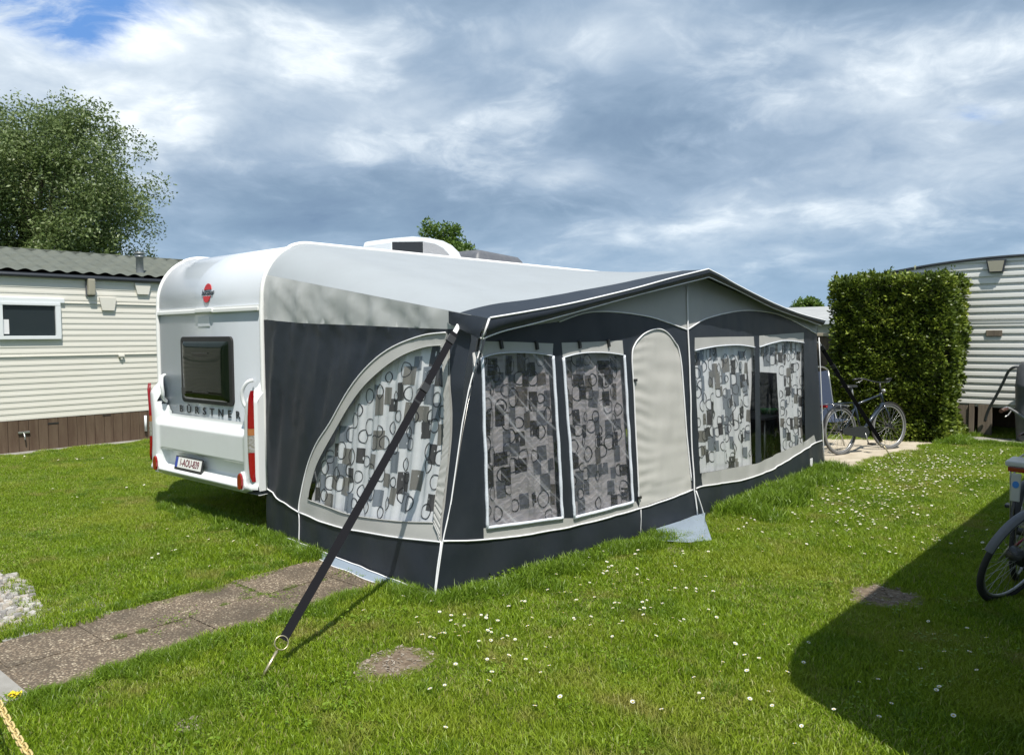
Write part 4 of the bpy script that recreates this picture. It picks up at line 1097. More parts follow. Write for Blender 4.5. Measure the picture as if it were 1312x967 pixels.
# --- curtains with printed squares and rings
PM = [M['curtain'], M['curt_dark'], M['curt_mid'], M['curt_taupe'], M['curt_ring']]
def curtain(poly, fn, nrm, seed, parent, dens=1.0, skip=None):
    rr = random.Random(seed)
    xs = [p[0] for p in poly]; zs_ = [p[1] for p in poly]; x0, x1, z0, z1 = min(xs), max(xs), min(zs_), max(zs_)
    N = Vector(nrm)
    def surf(s, z, off=0.0):
        f = 0.012 * sin(s * 30 + 2.2 * n3(s * 2, z * .7, seed)) + 0.006 * sin(s * 77 + z * 2)
        return fn(s, z) - N * (0.055 - f - off)
    r = panel_map(poly, [], 0.022, lambda s, z: surf(s, z))
    mb = r['base']
    def polyd(pts, mi, off):
        # subdivide the printed shape as a fan grid so that it follows the folds
        c = (sum(p[0] for p in pts) / len(pts), sum(p[1] for p in pts) / len(pts)); K_ = 4
        pts = densify(pts, 0.02)
        vs = []; n_ = len(pts)
        for k in range(K_ + 1):
            t = k / K_
            for p in pts: vs.append(surf(lerp(c[0], p[0], t), lerp(c[1], p[1], t), off))
        fs = [(k * n_ + i, k * n_ + (i + 1) % n_, (k + 1) * n_ + (i + 1) % n_, (k + 1) * n_ + i) for k in range(K_) for i in range(n_)]
        mb.add(vs, fs, mi, True)
    pitch = 0.15; row = 0
    z = z1
    while z > z0 - .05:
        s = x0 + (0.5 if row % 2 else 0) * pitch - .05
        while s < x1 + .05:
            cs, cz_ = s + rr.uniform(-.025, .025), z + rr.uniform(-.035, .035)
            if rr.random() < 0.70 * dens:
                w = rr.uniform(.032, .062); h = rr.uniform(.046, .080); sk_ = rr.uniform(-.010, .010); mi = rr.choice((1, 1, 2, 2, 3)); of = 0.0015 + 0.0004 * mi
                q = [(cs - w, cz_ - h + sk_), (cs + w, cz_ - h - sk_), (cs + w + sk_, cz_ + h), (cs - w + sk_, cz_ + h + sk_)]
                cc = ((x0 + x1) / 2, (z0 + z1) / 2)
                if all(inpoly(a, c, poly) for a, c in q): polyd(q, mi, of)
            cs, cz_ = s + .5 * pitch + rr.uniform(-.03, .03), z + rr.uniform(-.05, .05)
            if rr.random() < 0.88 * dens:
                a_ = rr.uniform(.034, .052); b_ = a_ * rr.uniform(1.1, 1.45); th = 0.0065; ns = 26
                outp = [(cs + a_ * cos(2 * pi * k / ns), cz_ + b_ * sin(2 * pi * k / ns)) for k in range(ns)]
                if all(inpoly(a, c, poly) for a, c in outp[::4]):
                    inn = [(cs + (a_ - th) * cos(2 * pi * k / ns), cz_ + (b_ - th) * sin(2 * pi * k / ns)) for k in range(ns)]
                    mb.add([surf(*p, .0042) for p in outp] + [surf(*p, .0042) for p in inn], [(k, (k + 1) % ns, (k + 1) % ns + ns, k + ns) for k in range(ns)], 4, True)
            s += pitch
        z -= 0.128; row += 1
    return mb.build('curtain', PM, parent, fixn=False)
def grow(poly, d):
    cx = sum(p[0] for p in poly) / len(poly); cy = sum(p[1] for p in poly) / len(poly)
    return [(p[0] + (d if p[0] > cx else -d), p[1] + (d if p[1] > cy else -d)) for p in poly]
curtain(grow([(p[0], p[1]) for p in win_poly], 0.03), sideS, (0, -1, 0), 11, swin)
curtain(grow(winpoly(W1), .03), frontS, (1, 0, 0), 12, winobj['w1'])
curtain(grow(winpoly(W2), .03), frontS, (1, 0, 0), 13, winobj['w2'])
curtain(grow(winpoly(W3), .03), frontS, (1, 0, 0), 14, winobj['w3'])
c4 = PF([(968, 438), (1033, 432), (1036, 570), (1008, 580), (1004, 520), (1003, 478), (968, 476)])
curtain(c4, frontS, (1, 0, 0), 15, winobj['w4'])

# ---- inside: a chair and a small table behind the half open window
cq = onx(990, 520, 1.55)
ch = thing('camping_chair', (1.55, cq.y, 0), 'dark high-backed chair seen through the half open awning window', 'chair', rot=(0, 0, radians(120)))
b = MB(); b.box(-.24, .24, .0, .46, .43, .47, bev=.015); b.build('seat', M['navy'], ch)
b = MB(); b.box(-.24, .24, -.03, .02, .46, 1.22, mtx=Matrix.Rotation(radians(8), 4, 'X'), bev=.02); b.build('backrest', M['navy'], ch)
for sx in (-.23, .23):
    b = MB(); b.tube([(sx, .42, 0), (sx, .02, .5)], .012, 6); b.tube([(sx, .02, 0), (sx, .42, .45)], .012, 6); b.build('leg', M['steel'], ch)
    b = MB(); b.box(sx - .02, sx + .02, 0, .40, .64, .67, bev=.006); b.build('armrest', M['plastic_grey'], ch)
tb = thing('camping_table', (1.95, onx(978, 538, 2.0).y - .1, 0), 'small grey table behind the awning window between curtain and chair', 'table', rot=(0, 0, 0))
b = MB(); b.box(-.3, .3, -.4, .4, .68, .71, bev=.008); b.build('tabletop', M['plastic_grey'], tb)
for sx in (-.27, .27):
    for sy in (-.36, .36): b = MB(); b.tube([(sx, sy, 0), (sx * .95, sy * .95, .68)], .014, 6); b.build('leg', M['steel'], tb)
b = MB(); b.lathe([(0.001, .004), (.09, 0), (.13, .06), (.135, .065), (.12, .06), (.08, .012), (.001, .014)], 20)
bo = b.build('bowl', M['green_plastic'], None, origin=(0, 0, 0)); bq = onx(984, 538, 2.05); bo.location = (2.05, bq.y, .712); tag(bo, 'green plastic bowl on the table inside the awning', 'bowl')

# ================================================================== storm straps
def strap(top, ring, rod_end, label, w=0.05, grp='storm straps'):
    t = thing('storm_strap', (ring.x, ring.y, 0), label, 'guy strap', grp)
    top = Vector(top); ring = Vector(ring); rod_end = Vector(rod_end)
    d = (ring - top).normalized(); sidev = d.cross((CAM - (top + ring) / 2).normalized()).normalized()
    sidev = (sidev * 0.9 + Vector((0.3, 0.3, 0))).normalized(); sidev = (sidev - d * sidev.dot(d)).normalized(); nn = d.cross(sidev)
    b = MB()
    for k in range(24):
        a = top.lerp(ring, k / 24); c = top.lerp(ring, (k + 1) / 24)
        s0 = 0.02 * sin(pi * k / 24); s1 = 0.02 * sin(pi * (k + 1) / 24)
        a = a - Vector((0, 0, s0)); c = c - Vector((0, 0, s1))
        h = sidev * w / 2; e_ = nn * .0012
        b.add([a - h - e_, a + h - e_, c + h - e_, c - h - e_, a - h + e_, a + h + e_, c + h + e_, c - h + e_], [(0, 1, 2, 3), (4, 7, 6, 5), (0, 4, 5, 1), (1, 5, 6, 2), (2, 6, 7, 3), (3, 7, 4, 0)])
    b.build('webbing', M['strap_fabric'], t)
    b = MB()
    q = top.lerp(ring, .02); 
    def plate(f, ln, ww, th, off):
        c = top.lerp(ring, f) - Vector((0, 0, 0.02 * sin(pi * f))) + nn * off
        m_ = Matrix((( *sidev, 0), ( *d, 0), ( *nn, 0), (0, 0, 0, 1))).transposed(); m_.translation = c
        return m_
    bb = MB(); bb.box(-w * .6, w * .6, -.03, .03, -.008, .008, mtx=plate(.03, 0, 0, 0, 0), bev=.003); bb.build('buckle', M['plastic_black'], t); bb = MB(); bb.box(-w * .6, w * .6, -.03, .03, -.008, .008, mtx=plate(.215, 0, 0, 0, 0), bev=.003); bb.box(-w * .55, w * .55, -.045, .045, -.005, .005, mtx=plate(.25, 0, 0, 0, 0.004), bev=.002)
    bb.build('buckle', M['plastic_black'], t)
    bb = MB(); bb.box(-w * .32, w * .32, -.04, .03, -.003, .003, mtx=plate(-.01, 0, 0, 0, 0)); bb.build('loop', M['piping'], t)
    rb = MB(); R0 = 0.036; c = ring + d * .018
    pts = [c + (sidev * cos(a) * R0 + d * sin(a) * R0) for a in [2 * pi * k / 20 for k in range(20)]]
    rb.tube(pts, .0035, 6, closed=True); rb.build('ring', M['brass'], t)
    pg = MB(); s0 = c + d * (R0 + .004); dd = (rod_end - s0)
    pg.tube([s0, s0 + dd * .04, s0 + dd * .05, s0 + dd * .93, s0 + dd * .94, rod_end], [.004, .004, .0085, .0085, .005, .005], 8)
    pg.tube([s0, s0 + Vector((0, 0, .012)), s0 + dd * .03], .003, 6); pg.build('peg', M['brass'], t)
    return t
topA = Vector((2.34, 0.075, onx(583, 426, 2.34).z)); topA = onx(583, 425, 2.36)
rA = ony(365, 818, -1.40); rdA = onz(335, 869, 0.0)
# keep the ring on the line from the buckle to the peg
def on_line_px(a, b_, t): return a.lerp(b_, t)
best = None
for k in range(200):
    t = .80 + .2 * k / 200; p = topA.lerp(rdA, t); x, y, _ = project(p)
    if best is None or abs(y - 819) < best[0]: best = (abs(y - 819), t)
rA = topA.lerp(rdA, best[1]) + Vector((0, 0, .0))
strap(topA, rA, rdA, 'long black webbing strap from the near awning corner to a brass peg in the grass')
topB = onx(1051, 442, 2.52); rdB = onz(1149, 597, 0.0)
best = None
for k in range(200):
    t = .6 + .4 * k / 200; p = topB.lerp(rdB, t); x, y, _ = project(p)
    if best is None or abs(y - 566) < best[0]: best = (abs(y - 566), t)
strap(topB, topB.lerp(rdB, best[1]), rdB, 'black strap running from the far awning corner down in front of the parked bicycle', 0.05)

# ================================================================== static home at the left
lh = thing('static_home', (-9, 1, 0), 'cream clad static home with green tiled roof behind the white caravan', 'mobile home')
LX = -7.43; LY0, LY1 = -5.5, 7.0
def clad_mb(ax, c0, a0, a1, z0, z1, per, depth, sgn):
    """lapped horizontal boards; ax 'y': wall in plane x=c0 running y a0..a1"""
    m_ = MB(); n_ = int(round((z1 - z0) / per)); per = (z1 - z0) / n_
    prof_ = []
    for k in range(n_):
        z = z0 + k * per
        prof_ += [(depth, z), (depth * .92, z + per * .30), (depth * .35, z + per * .55), (depth * .12, z + per * .86), (0, z + per * .90), (0, z + per * .98)]
    prof_.append((0, z1))
    for (d0, za), (d1, zb) in zip(prof_[:-1], prof_[1:]):
        if ax == 'y': q = [(c0 + sgn * d0, a0, za), (c0 + sgn * d0, a1, za), (c0 + sgn * d1, a1, zb), (c0 + sgn * d1, a0, zb)]
        else: q = [(a0, c0 + sgn * d0, za), (a1, c0 + sgn * d0, za), (a1, c0 + sgn * d1, zb), (a0, c0 + sgn * d1, zb)]
        m_.add(q, [(0, 1, 2, 3)])
    return m_
cl = clad_mb('y', LX, LY0, LY1, 0.505, 2.74, 0.094, 0.007, 1)
cl.box(LX - 3.2, LX - .02, LY0, LY1, 0.3, 2.74)
cl.box(LX - .005, LX + .022, LY0, LY1, 1.475, 1.492); cl.box(LX - .005, LX + .020, LY0, 7, 2.70, 2.76)
cl.box(LX - .005, LX + .022, 1.0, LY1, 2.315, 2.330)
wall = cl.build('wall', M['cream'], lh)
b = MB(); y = LY0
while y < LY1:
    w = 0.142 + random.uniform(-.008, .008); b.box(LX - .02, LX + .002 + random.uniform(-.003, .003), y, y + w - .007, 0.0, 0.50); y += w
b.box(LX - .04, LX - .022, LY0, LY1, 0, .50)
b.build('skirting', M['brown_wood'], lh)
b = MB()
def tile(u, v):
    y = LY0 + (LY1 - LY0) * u; t = v
    x = LX + 0.08 - 1.65 * t; rows = 4.6; fr = (t * rows) % 1
    z = 2.765 + 0.50 * t + 0.034 * (0.5 + 0.5 * cos(2 * pi * y / 0.235)) ** 0.8 + 0.034 * (1 - fr)
    return (x, y, z)
b.grid(tile, 620, 46)
b.box(LX - 1.62, LX - 1.48, LY0, LY1, 3.262, 3.30, bev=.01)
rf = b.build('roof', M['rooftile'], lh)
b = MB(); b.add([(LX - 1.55, LY0, 3.26), (LX - 1.55, LY1, 3.26), (LX - 3.3, LY1, 2.76), (LX - 3.3, LY0, 2.76)], [(0, 1, 2, 3)]); b.add([(LX - .02, LY0, 2.7), (LX - 3.2, LY0, 2.7), (LX - 1.6, LY0, 3.25)], [(0, 1, 2)]); b.add([(LX - .02, LY1, 2.7), (LX - 3.2, LY1, 2.7), (LX - 1.6, LY1, 3.25)], [(0, 1, 2)]); b.build('rear_slope', M['rooftile'], rf)
b = MB(); b.tube([(LX + .05, LY0, 2.735), (LX + .05, LY1, 2.735)], .034, 8); b.box(LX + .0, LX + .07, LY0, LY1, 2.735, 2.775); b.build('gutter', M['gutter'], lh)
# chimney flue
fy = onx(179, 340, LX - .25)
b = MB(); b.lathe([(.075, 2.74), (.062, 2.80), (.060, 3.15), (.075, 3.155), (.075, 3.175), (.066, 3.18), (.066, 3.21), (.088, 3.215), (.088, 3.235), (.001, 3.25)], 20, 0, (fy.x, fy.y, 0)); b.build('flue', M['flue'], rf)
# window
WY0, WY1 = 0.085, 0.955
b = MB(); b.box(LX, LX + .055, WY0, WY1, 1.745, 1.80, bev=.006); b.box(LX, LX + .055, WY0, WY1, 2.27, 2.315, bev=.006); b.box(LX, LX + .055, WY0, WY0 + .065, 1.801, 2.269); b.box(LX, LX + .055, WY1 - .075, WY1, 1.801, 2.269)
b.box(LX + .0, LX + .04, WY0 - .6, 1.02, 2.317, 2.385, bev=.004)
wf = b.build('window', M['white_pvc'], lh)
b = MB(); b.box(LX + .008, LX + .020, WY0 + .06, WY1 - .07, 1.80, 2.27); b.build('pane', M['glass'], wf)
b = MB(); b.box(LX + .0205, LX + .026, WY0 + .065, WY0 + .15, 1.83, 2.05); b.build('net_curtain', M['piping'], wf)
b = MB(); b.box(LX, LX + .03, 1.35, 1.485, 2.44, 2.735, bev=.004); lm = b.build('wall_lamp', M['plastic_grey'], lh)
b = MB(); b.box(LX + .03, LX + .11, 1.363, 1.472, 2.455, 2.72, bev=.018); b.build('lamp_cover', M['lamp_glass'], lm)
for (a, c, z0, z1) in ((1.55, 1.82, 2.215, 2.425), (2.13, 2.40, 2.50, 2.68)):
    b = MB(); b.prism([(LX + .01, a, z1), (LX + .01, c, z1), (LX + .01, c - .04, z0), (LX + .01, a + .04, z0)], (.035, 0, 0)); b.build('vent_hood', M['cream'], lh)
b = MB(); b.box(LX + .01, LX + .05, 1.83, 1.92, 1.44, 1.475, bev=.004); b.box(LX + .01, LX + .04, 1.86, 1.89, 1.40, 1.44); b.build('bracket', M['cream'], lh)
b = MB(); b.box(LX + .004, LX + .03, .30, .46, .295, .325, bev=.004); b.tube([(LX + .02, .38, .3), (LX + .05, .38, .24), (LX + .05, .38, .20)], .012, 8); b.build('tap', M['steel'], lh)
b = MB(); b.tube([(LX + .03, 2.24, .15), (LX + .03, 2.24, .42)], .022, 8); b.build('downpipe', M['white_pvc'], lh)
for _b in ((LX + .002, LX + .008, .72, .88, .405, .425), (LX + .002, LX + .008, 1.55, 1.68, .47, .482)): b = MB(); b.box(*_b); b.build('vent_slot', M['rubber'], lh)

# ================================================================== static home at the right (end wall)
rh = thing('static_home', (4, 13, 0), 'white corrugated static home with arched roof behind the green hedge', 'mobile home')
RY = 11.3; RX0, RX1 = 1.86, 6.3
def arch(x): return 2.765 + 0.215 * (1 - ((x - 4.08) / 2.22) ** 2)
b = MB(); per = 0.118; z = 0.555; prof_ = []
NXS = 40
zz = []
while z < 3.0:
    zz += [(z, .026), (z + per * .12, .026), (z + per * .50, .020), (z + per * .62, 0.004), (z + per * .94, 0.0)]; z += per
vs = []; fs = []; ncol = NXS + 1
for (z, d) in zz:
    for i in range(ncol): x = RX0 + (RX1 - RX0) * i / NXS; vs.append((x, RY - d, min(z, arch(x))))
for j in range(len(zz) - 1):
    for i in range(NXS):
        x = RX0 + (RX1 - RX0) * (i + .5) / NXS
        if zz[j][0] < arch(x): a = j * ncol + i; fs.append((a, a + 1, a + ncol + 1, a + ncol))
b.add(vs, fs)
b.box(RX0, RX1, RY + .02, RY + 9, 0.5, 2.75); b.box(RX0, RX1, RY - .03, RY, 1.905, 1.925)
b.build('wall', M['whiteclad'], rh)
b = MB()
b.grid(lambda u, v: (RX0 - .04 + (RX1 - RX0 + .08) * u, RY - .06 + 9.1 * v, arch(RX0 + (RX1 - RX0) * u) + .03), 30, 2)
b.grid(lambda u, v: (RX0 - .04 + (RX1 - RX0 + .08) * u, RY - .06 + .03 * v, arch(RX0 + (RX1 - RX0) * u) + .03 - .03 * v), 30, 1)
rr2 = b.build('roof', M['slate_roof'], rh)
b = MB(); b.tube([(RX0 - .04 + (RX1 - RX0 + .08) * k / 30, RY - .045, arch(RX0 + (RX1 - RX0) * k / 30) + .005) for k in range(31)], .018, 6); b.build('edge_trim', M['gutter'], rr2)
b = MB(); b.prism([(3.60, RY - .03, 2.94), (3.885, RY - .03, 2.94), (3.85, RY - .03, 2.735), (3.64, RY - .03, 2.735)], (0, -.06, 0)); lm = b.build('wall_lamp', M['gutter'], rh)
b = MB(); b.prism([(3.625, RY - .092, 2.925), (3.862, RY - .092, 2.925), (3.832, RY - .092, 2.75), (3.66, RY - .092, 2.75)], (0, -.012, 0)); b.build('lamp_cover', M['lamp_glass'], lm)
b = MB(); b.box(3.62, 3.85, RY - .045, RY - .02, 1.685, 1.785, bev=.006); b.build('vent_plate', M['grey_wood'], rh)
b = MB(); b.box(3.40, 3.47, RY - .05, RY + .05, 0, .54); b.box(3.53, 3.73, RY - .03, RY + .03, 0, .54, bev=.004); b.box(2.0, 3.38, RY - .02, RY + .02, 0, .52); b.build('skirting_board', M['grey_wood'], rh)
b = MB(); b.box(5.6, 6.3, RY - .02, RY + .02, 0, .52); b.box(2.0, 6.3, RY + 1.4, RY + 1.5, 0, .52); b.build('inner_skirting', M['brown_wood'], rh)
b = MB(); b.lathe([(.001, 0), (.27, 0), (.28, .05), (.30, .4), (.305, .41), (.305, .45), (.30, .46), (.31, .85), (.315, .86), (.315, .9), (.31, .91), (.29, 1.18), (.25, 1.22), (.24, 1.26), (.001, 1.27)], 36)
wb = b.build('body', M['plastic_grey'])
wbt = thing('water_butt', (4.42, 10.87, 0.02), 'dark grey plastic rainwater barrel against the white static home', 'water butt', rot=(0, 0, 0)); wb.parent = wbt
b = MB(); h0 = ony(1303, 470, 10.8) - Vector((4.42, 10.87, .02)); 
hp = [Vector((-.24, 0, 1.17)), Vector((-.33, .02, 1.175)), Vector((-.42, .08, 1.10)), Vector((-.50, .15, .92)), Vector((-.60, .22, .70)), Vector((-.72, .3, .45)), Vector((-.78, .36, .25))]
b.tube(smoothline(hp, 5), .022, 8); b.build('hose', M['plastic_grey'], wbt)

# ================================================================== shed roof and fence behind
sh = thing('static_home', (-2.5, 16, 0), 'pale static home with flat grey roof beyond the board fence', 'mobile home')
b = MB(); b.box(-6, 1.0, 14.2, 18, .4, 2.0); b.build('wall', M['whiteclad'], sh)
b = MB(); b.prism([(-6.1, 13.95, 2.02), (-6.1, 13.95, 2.07), (-6.1, 16.1, 2.42), (-6.1, 18.2, 2.07), (-6.1, 18.2, 2.02)], (7.25, 0, 0)); b.build('roof', M['slate_roof'], sh)
b = MB(); b.box(-6.1, 1.15, 13.9, 13.97, 1.95, 2.06, bev=.01); b.build('gutter', M['white_pvc'], sh)
fn = thing('board_fence', (0.5, 10.9, 0), 'weathered brown upright board fence behind the far end of the awning', 'fence')
b = MB(); x = -3.0
while x < 1.75: w = .085; b.box(x, x + w - .006, 10.9 + random.uniform(-.004, .004), 10.92, 0.05, 1.70); x += w
b.build('boards', M['fence_wood'], fn)
b = MB(); b.box(-3.0, 1.75, 10.86, 10.96, 1.702, 1.76, bev=.006); b.build('cap_rail', M['sandstone'], fn)

# ================================================================== vegetation
def leaves(pos, size, aspect, var, up=0.3, seed=1, normals=None):
    """quads (diamond leaf) at given positions with random orientation"""
    r = np.random.default_rng(seed); n_ = len(pos)
    d = r.normal(size=(n_, 3)); d[:, 2] = d[:, 2] * 0.7 + up
    if normals is not None: d = d * 0.75 + normals * 0.9
    d /= np.linalg.norm(d, axis=1)[:, None]
    a = r.normal(size=(n_, 3)); s_ = np.cross(d, a); s_ /= np.linalg.norm(s_, axis=1)[:, None] + 1e-9
    L = (size * r.uniform(.6, 1.35, n_))[:, None]
    p0 = pos; p1 = pos + d * L * .5 + s_ * L * aspect * .5; p2 = pos + d * L; p3 = pos + d * L * .5 - s_ * L * aspect * .5
    v = np.stack([p0, p1, p2, p3], 1).reshape(-1, 3); f = np.arange(n_ * 4)
    return v, f, np.repeat(var, 4)
def make_tree(name, base, height, crown_c, crown_r, nclump, nleaf, clump_r, size, aspect, material, label, seed, trunk_r=0.25, cat='tree', group=None, flat=1.0):
    r = np.random.default_rng(seed); rr = random.Random(seed)
    t = thing(name, base, label, cat, group)
    cc = np.array(crown_c); cr_ = np.array(crown_r)
    cl_ = []
    while len(cl_) < nclump:
        p = r.uniform(-1, 1, 3); q = np.linalg.norm(p)
        if q > 1 or q < r.uniform(0, .75): continue
        wob = 0.90 + 0.30 * noise.noise(Vector(p / q * 1.9) + Vector((seed, 0, 0))) + 0.03 * r.normal()
        if p[2] < -.2: wob *= .95
        cl_.append(cc + p * cr_ * wob)
    cl_ = np.array(cl_)
    pos = []; var = []
    for c in cl_:
        k = int(nleaf * r.uniform(.5, 1.4)); s_ = clump_r * r.uniform(.6, 1.3)
        g_ = r.normal(size=(k, 3)); g_ *= (np.minimum(np.linalg.norm(g_, axis=1), 1.9) / np.linalg.norm(g_, axis=1))[:, None]; pos.append(c + g_ * s_ * np.array([1, 1, .85])); var.append(np.clip(r.normal(.45 + r.normal() * .10, .22, k), 0, 1))
    pos = np.concatenate(pos); var = np.concatenate(var)
    v, f, va = leaves(pos, size, aspect, var, seed=seed)
    v = v - np.array(base)
    np_mesh('crown', v, f, 4, material, t, va)
    b = MB(); bz = Vector(base)
    top = Vector(crown_c) + Vector((0, 0, crown_r[2] * .35))
    tr_ = [bz + (top - bz) * k / 6 + Vector((rr.uniform(-.1, .1), rr.uniform(-.1, .1), 0)) * (k > 0) * height / 8 for k in range(7)]
    b.tube(tr_, [trunk_r * (1 - .13 * k) for k in range(7)], 8)
    for _ in range(26):
        k = rr.choice((1, 2, 3, 4)); s = tr_[k]; e_ = Vector(cl_[rr.randrange(len(cl_))]); m_ = s.lerp(e_, .5) + Vector((0, 0, rr.uniform(-.1, .3)))
        b.tube([s, m_, e_], [trunk_r * .38, trunk_r * .2, trunk_r * .06], 6)
    b.build('trunk', M['bark'], t)
    return t
def crown_at(px, py, D): p = atd(px, py, D); return p
# big willow behind the left home
D = 24.0; c = atd(38, 272, D)
make_tree('willow_tree', (c.x, c.y, 0), 9, tuple(c), (3.7, 3.7, 3.35), 420, 330, .33, .110, .42, M['willow'], 'large grey green willow tree rising behind the cream static home', 3, .32)
D = 30.0; c = atd(568, 322, D)
make_tree('young_tree', (c.x, c.y, 0), 5, tuple(c + Vector((0, 0, -.3))), (1.35, 1.35, 1.45), 70, 150, .22, .13, .6, M['leafgreen'], 'bright green treetop showing above the caravan roof between air conditioner and hatch', 8, .12)
D = 34.0; c = atd(1037, 400, D)
make_tree('small_tree', (c.x, c.y, 0), 4, tuple(c), (.75, .75, .72), 36, 110, .14, .12, .6, M['leafgreen'], 'small distant treetop above the grey roof beside the hedge', 9, .1)
# unseen trees added so that the rear window reflects dark green
tl = [(-34, 20, 7), (-24, 34, 7), (-9, 44, 7), (8, 42, 6), (22, 36, 6), (34, 24, 7), (-40, 4, 8)]
for k_, (tx, ty, hh) in enumerate(((-16, -15, 6), (-9, -17, 5), (-3, -16, 6.5))):
    make_tree('broadleaf_tree', (tx, ty, 0), hh, (tx, ty, hh * .55), (3.2, 3.0, hh * .5), 90, 130, .45, .26, .6, M['leafgreen'], 'leafy green tree at the edge of the site, %s' % ('far left beyond the chippings', 'between two others behind the viewer', 'nearest the path behind the viewer')[k_], 30 + k_, .2, group='trees behind the viewer')
# clipped hedge: box 1.51..3.30 by 9.88..11.9, 2.62 high
hx0, hx1, hy0, hy1, hz1 = 1.50, 3.32, 9.90, 11.15, 2.63
hd = thing('clipped_hedge', ((hx0 + hx1) / 2, (hy0 + hy1) / 2, 0), 'tall clipped green hedge block behind the parked bicycle', 'hedge')
r_ = np.random.default_rng(21); pos = []; nor = []
def face(n_, o, a, c, nrm):
    u_ = r_.uniform(0, 1, (n_, 2)); p = np.array(o) + u_[:, :1] * np.array(a) + u_[:, 1:] * np.array(c)
    dep = np.array([noise.noise(Vector(q * 1.7)) * .15 + noise.noise(Vector(q * 7.5)) * .08 for q in p])
    p = p + np.array(nrm) * (dep - np.abs(r_.normal(0, .05, n_)))[:, None]
    pos.append(p); nor.append(np.tile(np.array(nrm, float), (n_, 1)))
face(21000, (hx0, hy0, 0.0), (hx1 - hx0, 0, 0), (0, 0, hz1), (0, -1, 0))
face(14000, (hx1, hy0, 0.0), (0, hy1 - hy0, 0), (0, 0, hz1), (1, 0, 0))
face(9000, (hx0, hy0, hz1), (hx1 - hx0, 0, 0), (0, hy1 - hy0, 0), (0, 0, 1))
face(7000, (hx0, hy0, 0.0), (0, hy1 - hy0, 0), (0, 0, hz1), (-1, 0, 0))
# stray shoots on top
k = 1500; sx_ = r_.uniform(hx0, hx1, 90); sy_ = r_.uniform(hy0, hy1, 90); sh_ = np.abs(r_.normal(0, .09, 90)); ii_ = r_.integers(0, 90, k)
p = np.stack([sx_[ii_] + r_.normal(0, .015, k), sy_[ii_] + r_.normal(0, .015, k), hz1 + sh_[ii_] * r_.uniform(-.3, 1, k)], 1); pos.append(p); nor.append(np.tile(np.array([0, 0, 1.]), (k, 1)))
pos = np.concatenate(pos); nor = np.concatenate(nor)
var = np.array([.42 + .55 * noise.noise(Vector(q * 3.1)) for q in pos]) + r_.normal(0, .20, len(pos)); var = np.clip(var, 0, 1)
v, f, va = leaves(pos, .062, .5, var, up=.35, seed=5, normals=nor)
v -= np.array(hd.location)
np_mesh('foliage', v, f, 4, M['hedge'], hd, va)
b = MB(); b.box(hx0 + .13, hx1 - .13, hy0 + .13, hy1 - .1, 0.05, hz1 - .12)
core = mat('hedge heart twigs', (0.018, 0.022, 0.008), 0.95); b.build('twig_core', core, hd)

# ---- grass
def blade_patch(name, nb, rad, h0, h1, w, material, seed, lean=0.5, dead=0.06):
    r = np.random.default_rng(seed)
    a = r.uniform(0, 2 * pi, nb); rd = rad * np.sqrt(r.uniform(0, 1, nb)); x = rd * np.cos(a); y = rd * np.sin(a)
    h = r.uniform(h0, h1, nb) * (1 - .25 * (rd / rad)); ang = r.uniform(0, 2 * pi, nb)
    lx = np.cos(ang) * h * r.uniform(0.1, lean * 1.6, nb); ly = np.sin(ang) * h * r.uniform(0.1, lean * 1.6, nb)
    ba = r.uniform(0, pi, nb); wx = np.cos(ba) * w * .5 * r.uniform(.6, 1.3, nb); wy = np.sin(ba) * w * .5 * r.uniform(.6, 1.3, nb)
    z = np.zeros(nb)
    p0 = np.stack([x - wx, y - wy, z], 1); p1 = np.stack([x + wx, y + wy, z], 1)
    mxx = x + lx * .35; myy = y + ly * .35
    p2 = np.stack([mxx + wx * .85, myy + wy * .85, h * .6], 1); p3 = np.stack([mxx - wx * .85, myy - wy * .85, h * .6], 1)
    p4 = np.stack([x + lx, y + ly, h * r.uniform(.8, 1.0, nb)], 1)
    v = np.stack([p0, p1, p2, p3, p4], 1).reshape(-1, 3); i = np.arange(nb) * 5
    f = np.stack([i, i + 1, i + 2, i, i + 2, i + 3, i + 3, i + 2, i + 4], 1).reshape(-1)
    vr = np.clip(r.normal(.45, .2, nb), 0, .92); vr[r.uniform(0, 1, nb) < dead] = 1.0
    return np_mesh(name, v, f, 3, material, False, np.repeat(vr, 5))
gcol = bpy.data.collections.new('grass_sources')
srcs = [blade_patch('blades_a', 900, .19, .022, .050, .0042, M['grass'], 1), blade_patch('blades_b', 900, .19, .020, .042, .0042, M['grass'], 2, .7, .10), blade_patch('blades_c', 800, .19, .030, .068, .0046, M['grass'], 3, .6, .04), blade_patch('blades_d', 420, .16, .06, .15, .0062, M['lush'], 4, .55, .02)]
for s_ in srcs: gcol.objects.link(s_)
# broad-leaved weeds (clover, plantain)
def weed(seed):
    r = random.Random(seed); v = []; f = []; va = []
    for _ in range(26):
        a = r.uniform(0, 2 * pi); d = r.uniform(.0, .11); c = Vector((d * cos(a), d * sin(a), r.uniform(.015, .055))); L = r.uniform(.009, .020); b_ = r.uniform(0, 2 * pi)
        o = len(v); t_ = Vector((cos(b_), sin(b_), r.uniform(-.1, .5))).normalized(); s2 = Vector((-sin(b_), cos(b_), r.uniform(-.3, .3))).normalized() * L * .42
        v += [c, c + t_ * L * .5 + s2, c + t_ * L, c + t_ * L * .5 - s2]; f += [o, o + 1, o + 2, o, o + 2, o + 3]; va += [r.uniform(.3, .9)] * 4
    return np_mesh('weed', [tuple(p) for p in v], f, 3, M['lush'], False, va)
for i in range(2): w_ = weed(50 + i); gcol.objects.link(w_); srcs.append(w_)
order = sorted(o.name for o in gcol.objects); IDX = {o.name: order.index(o.name) for o in srcs}
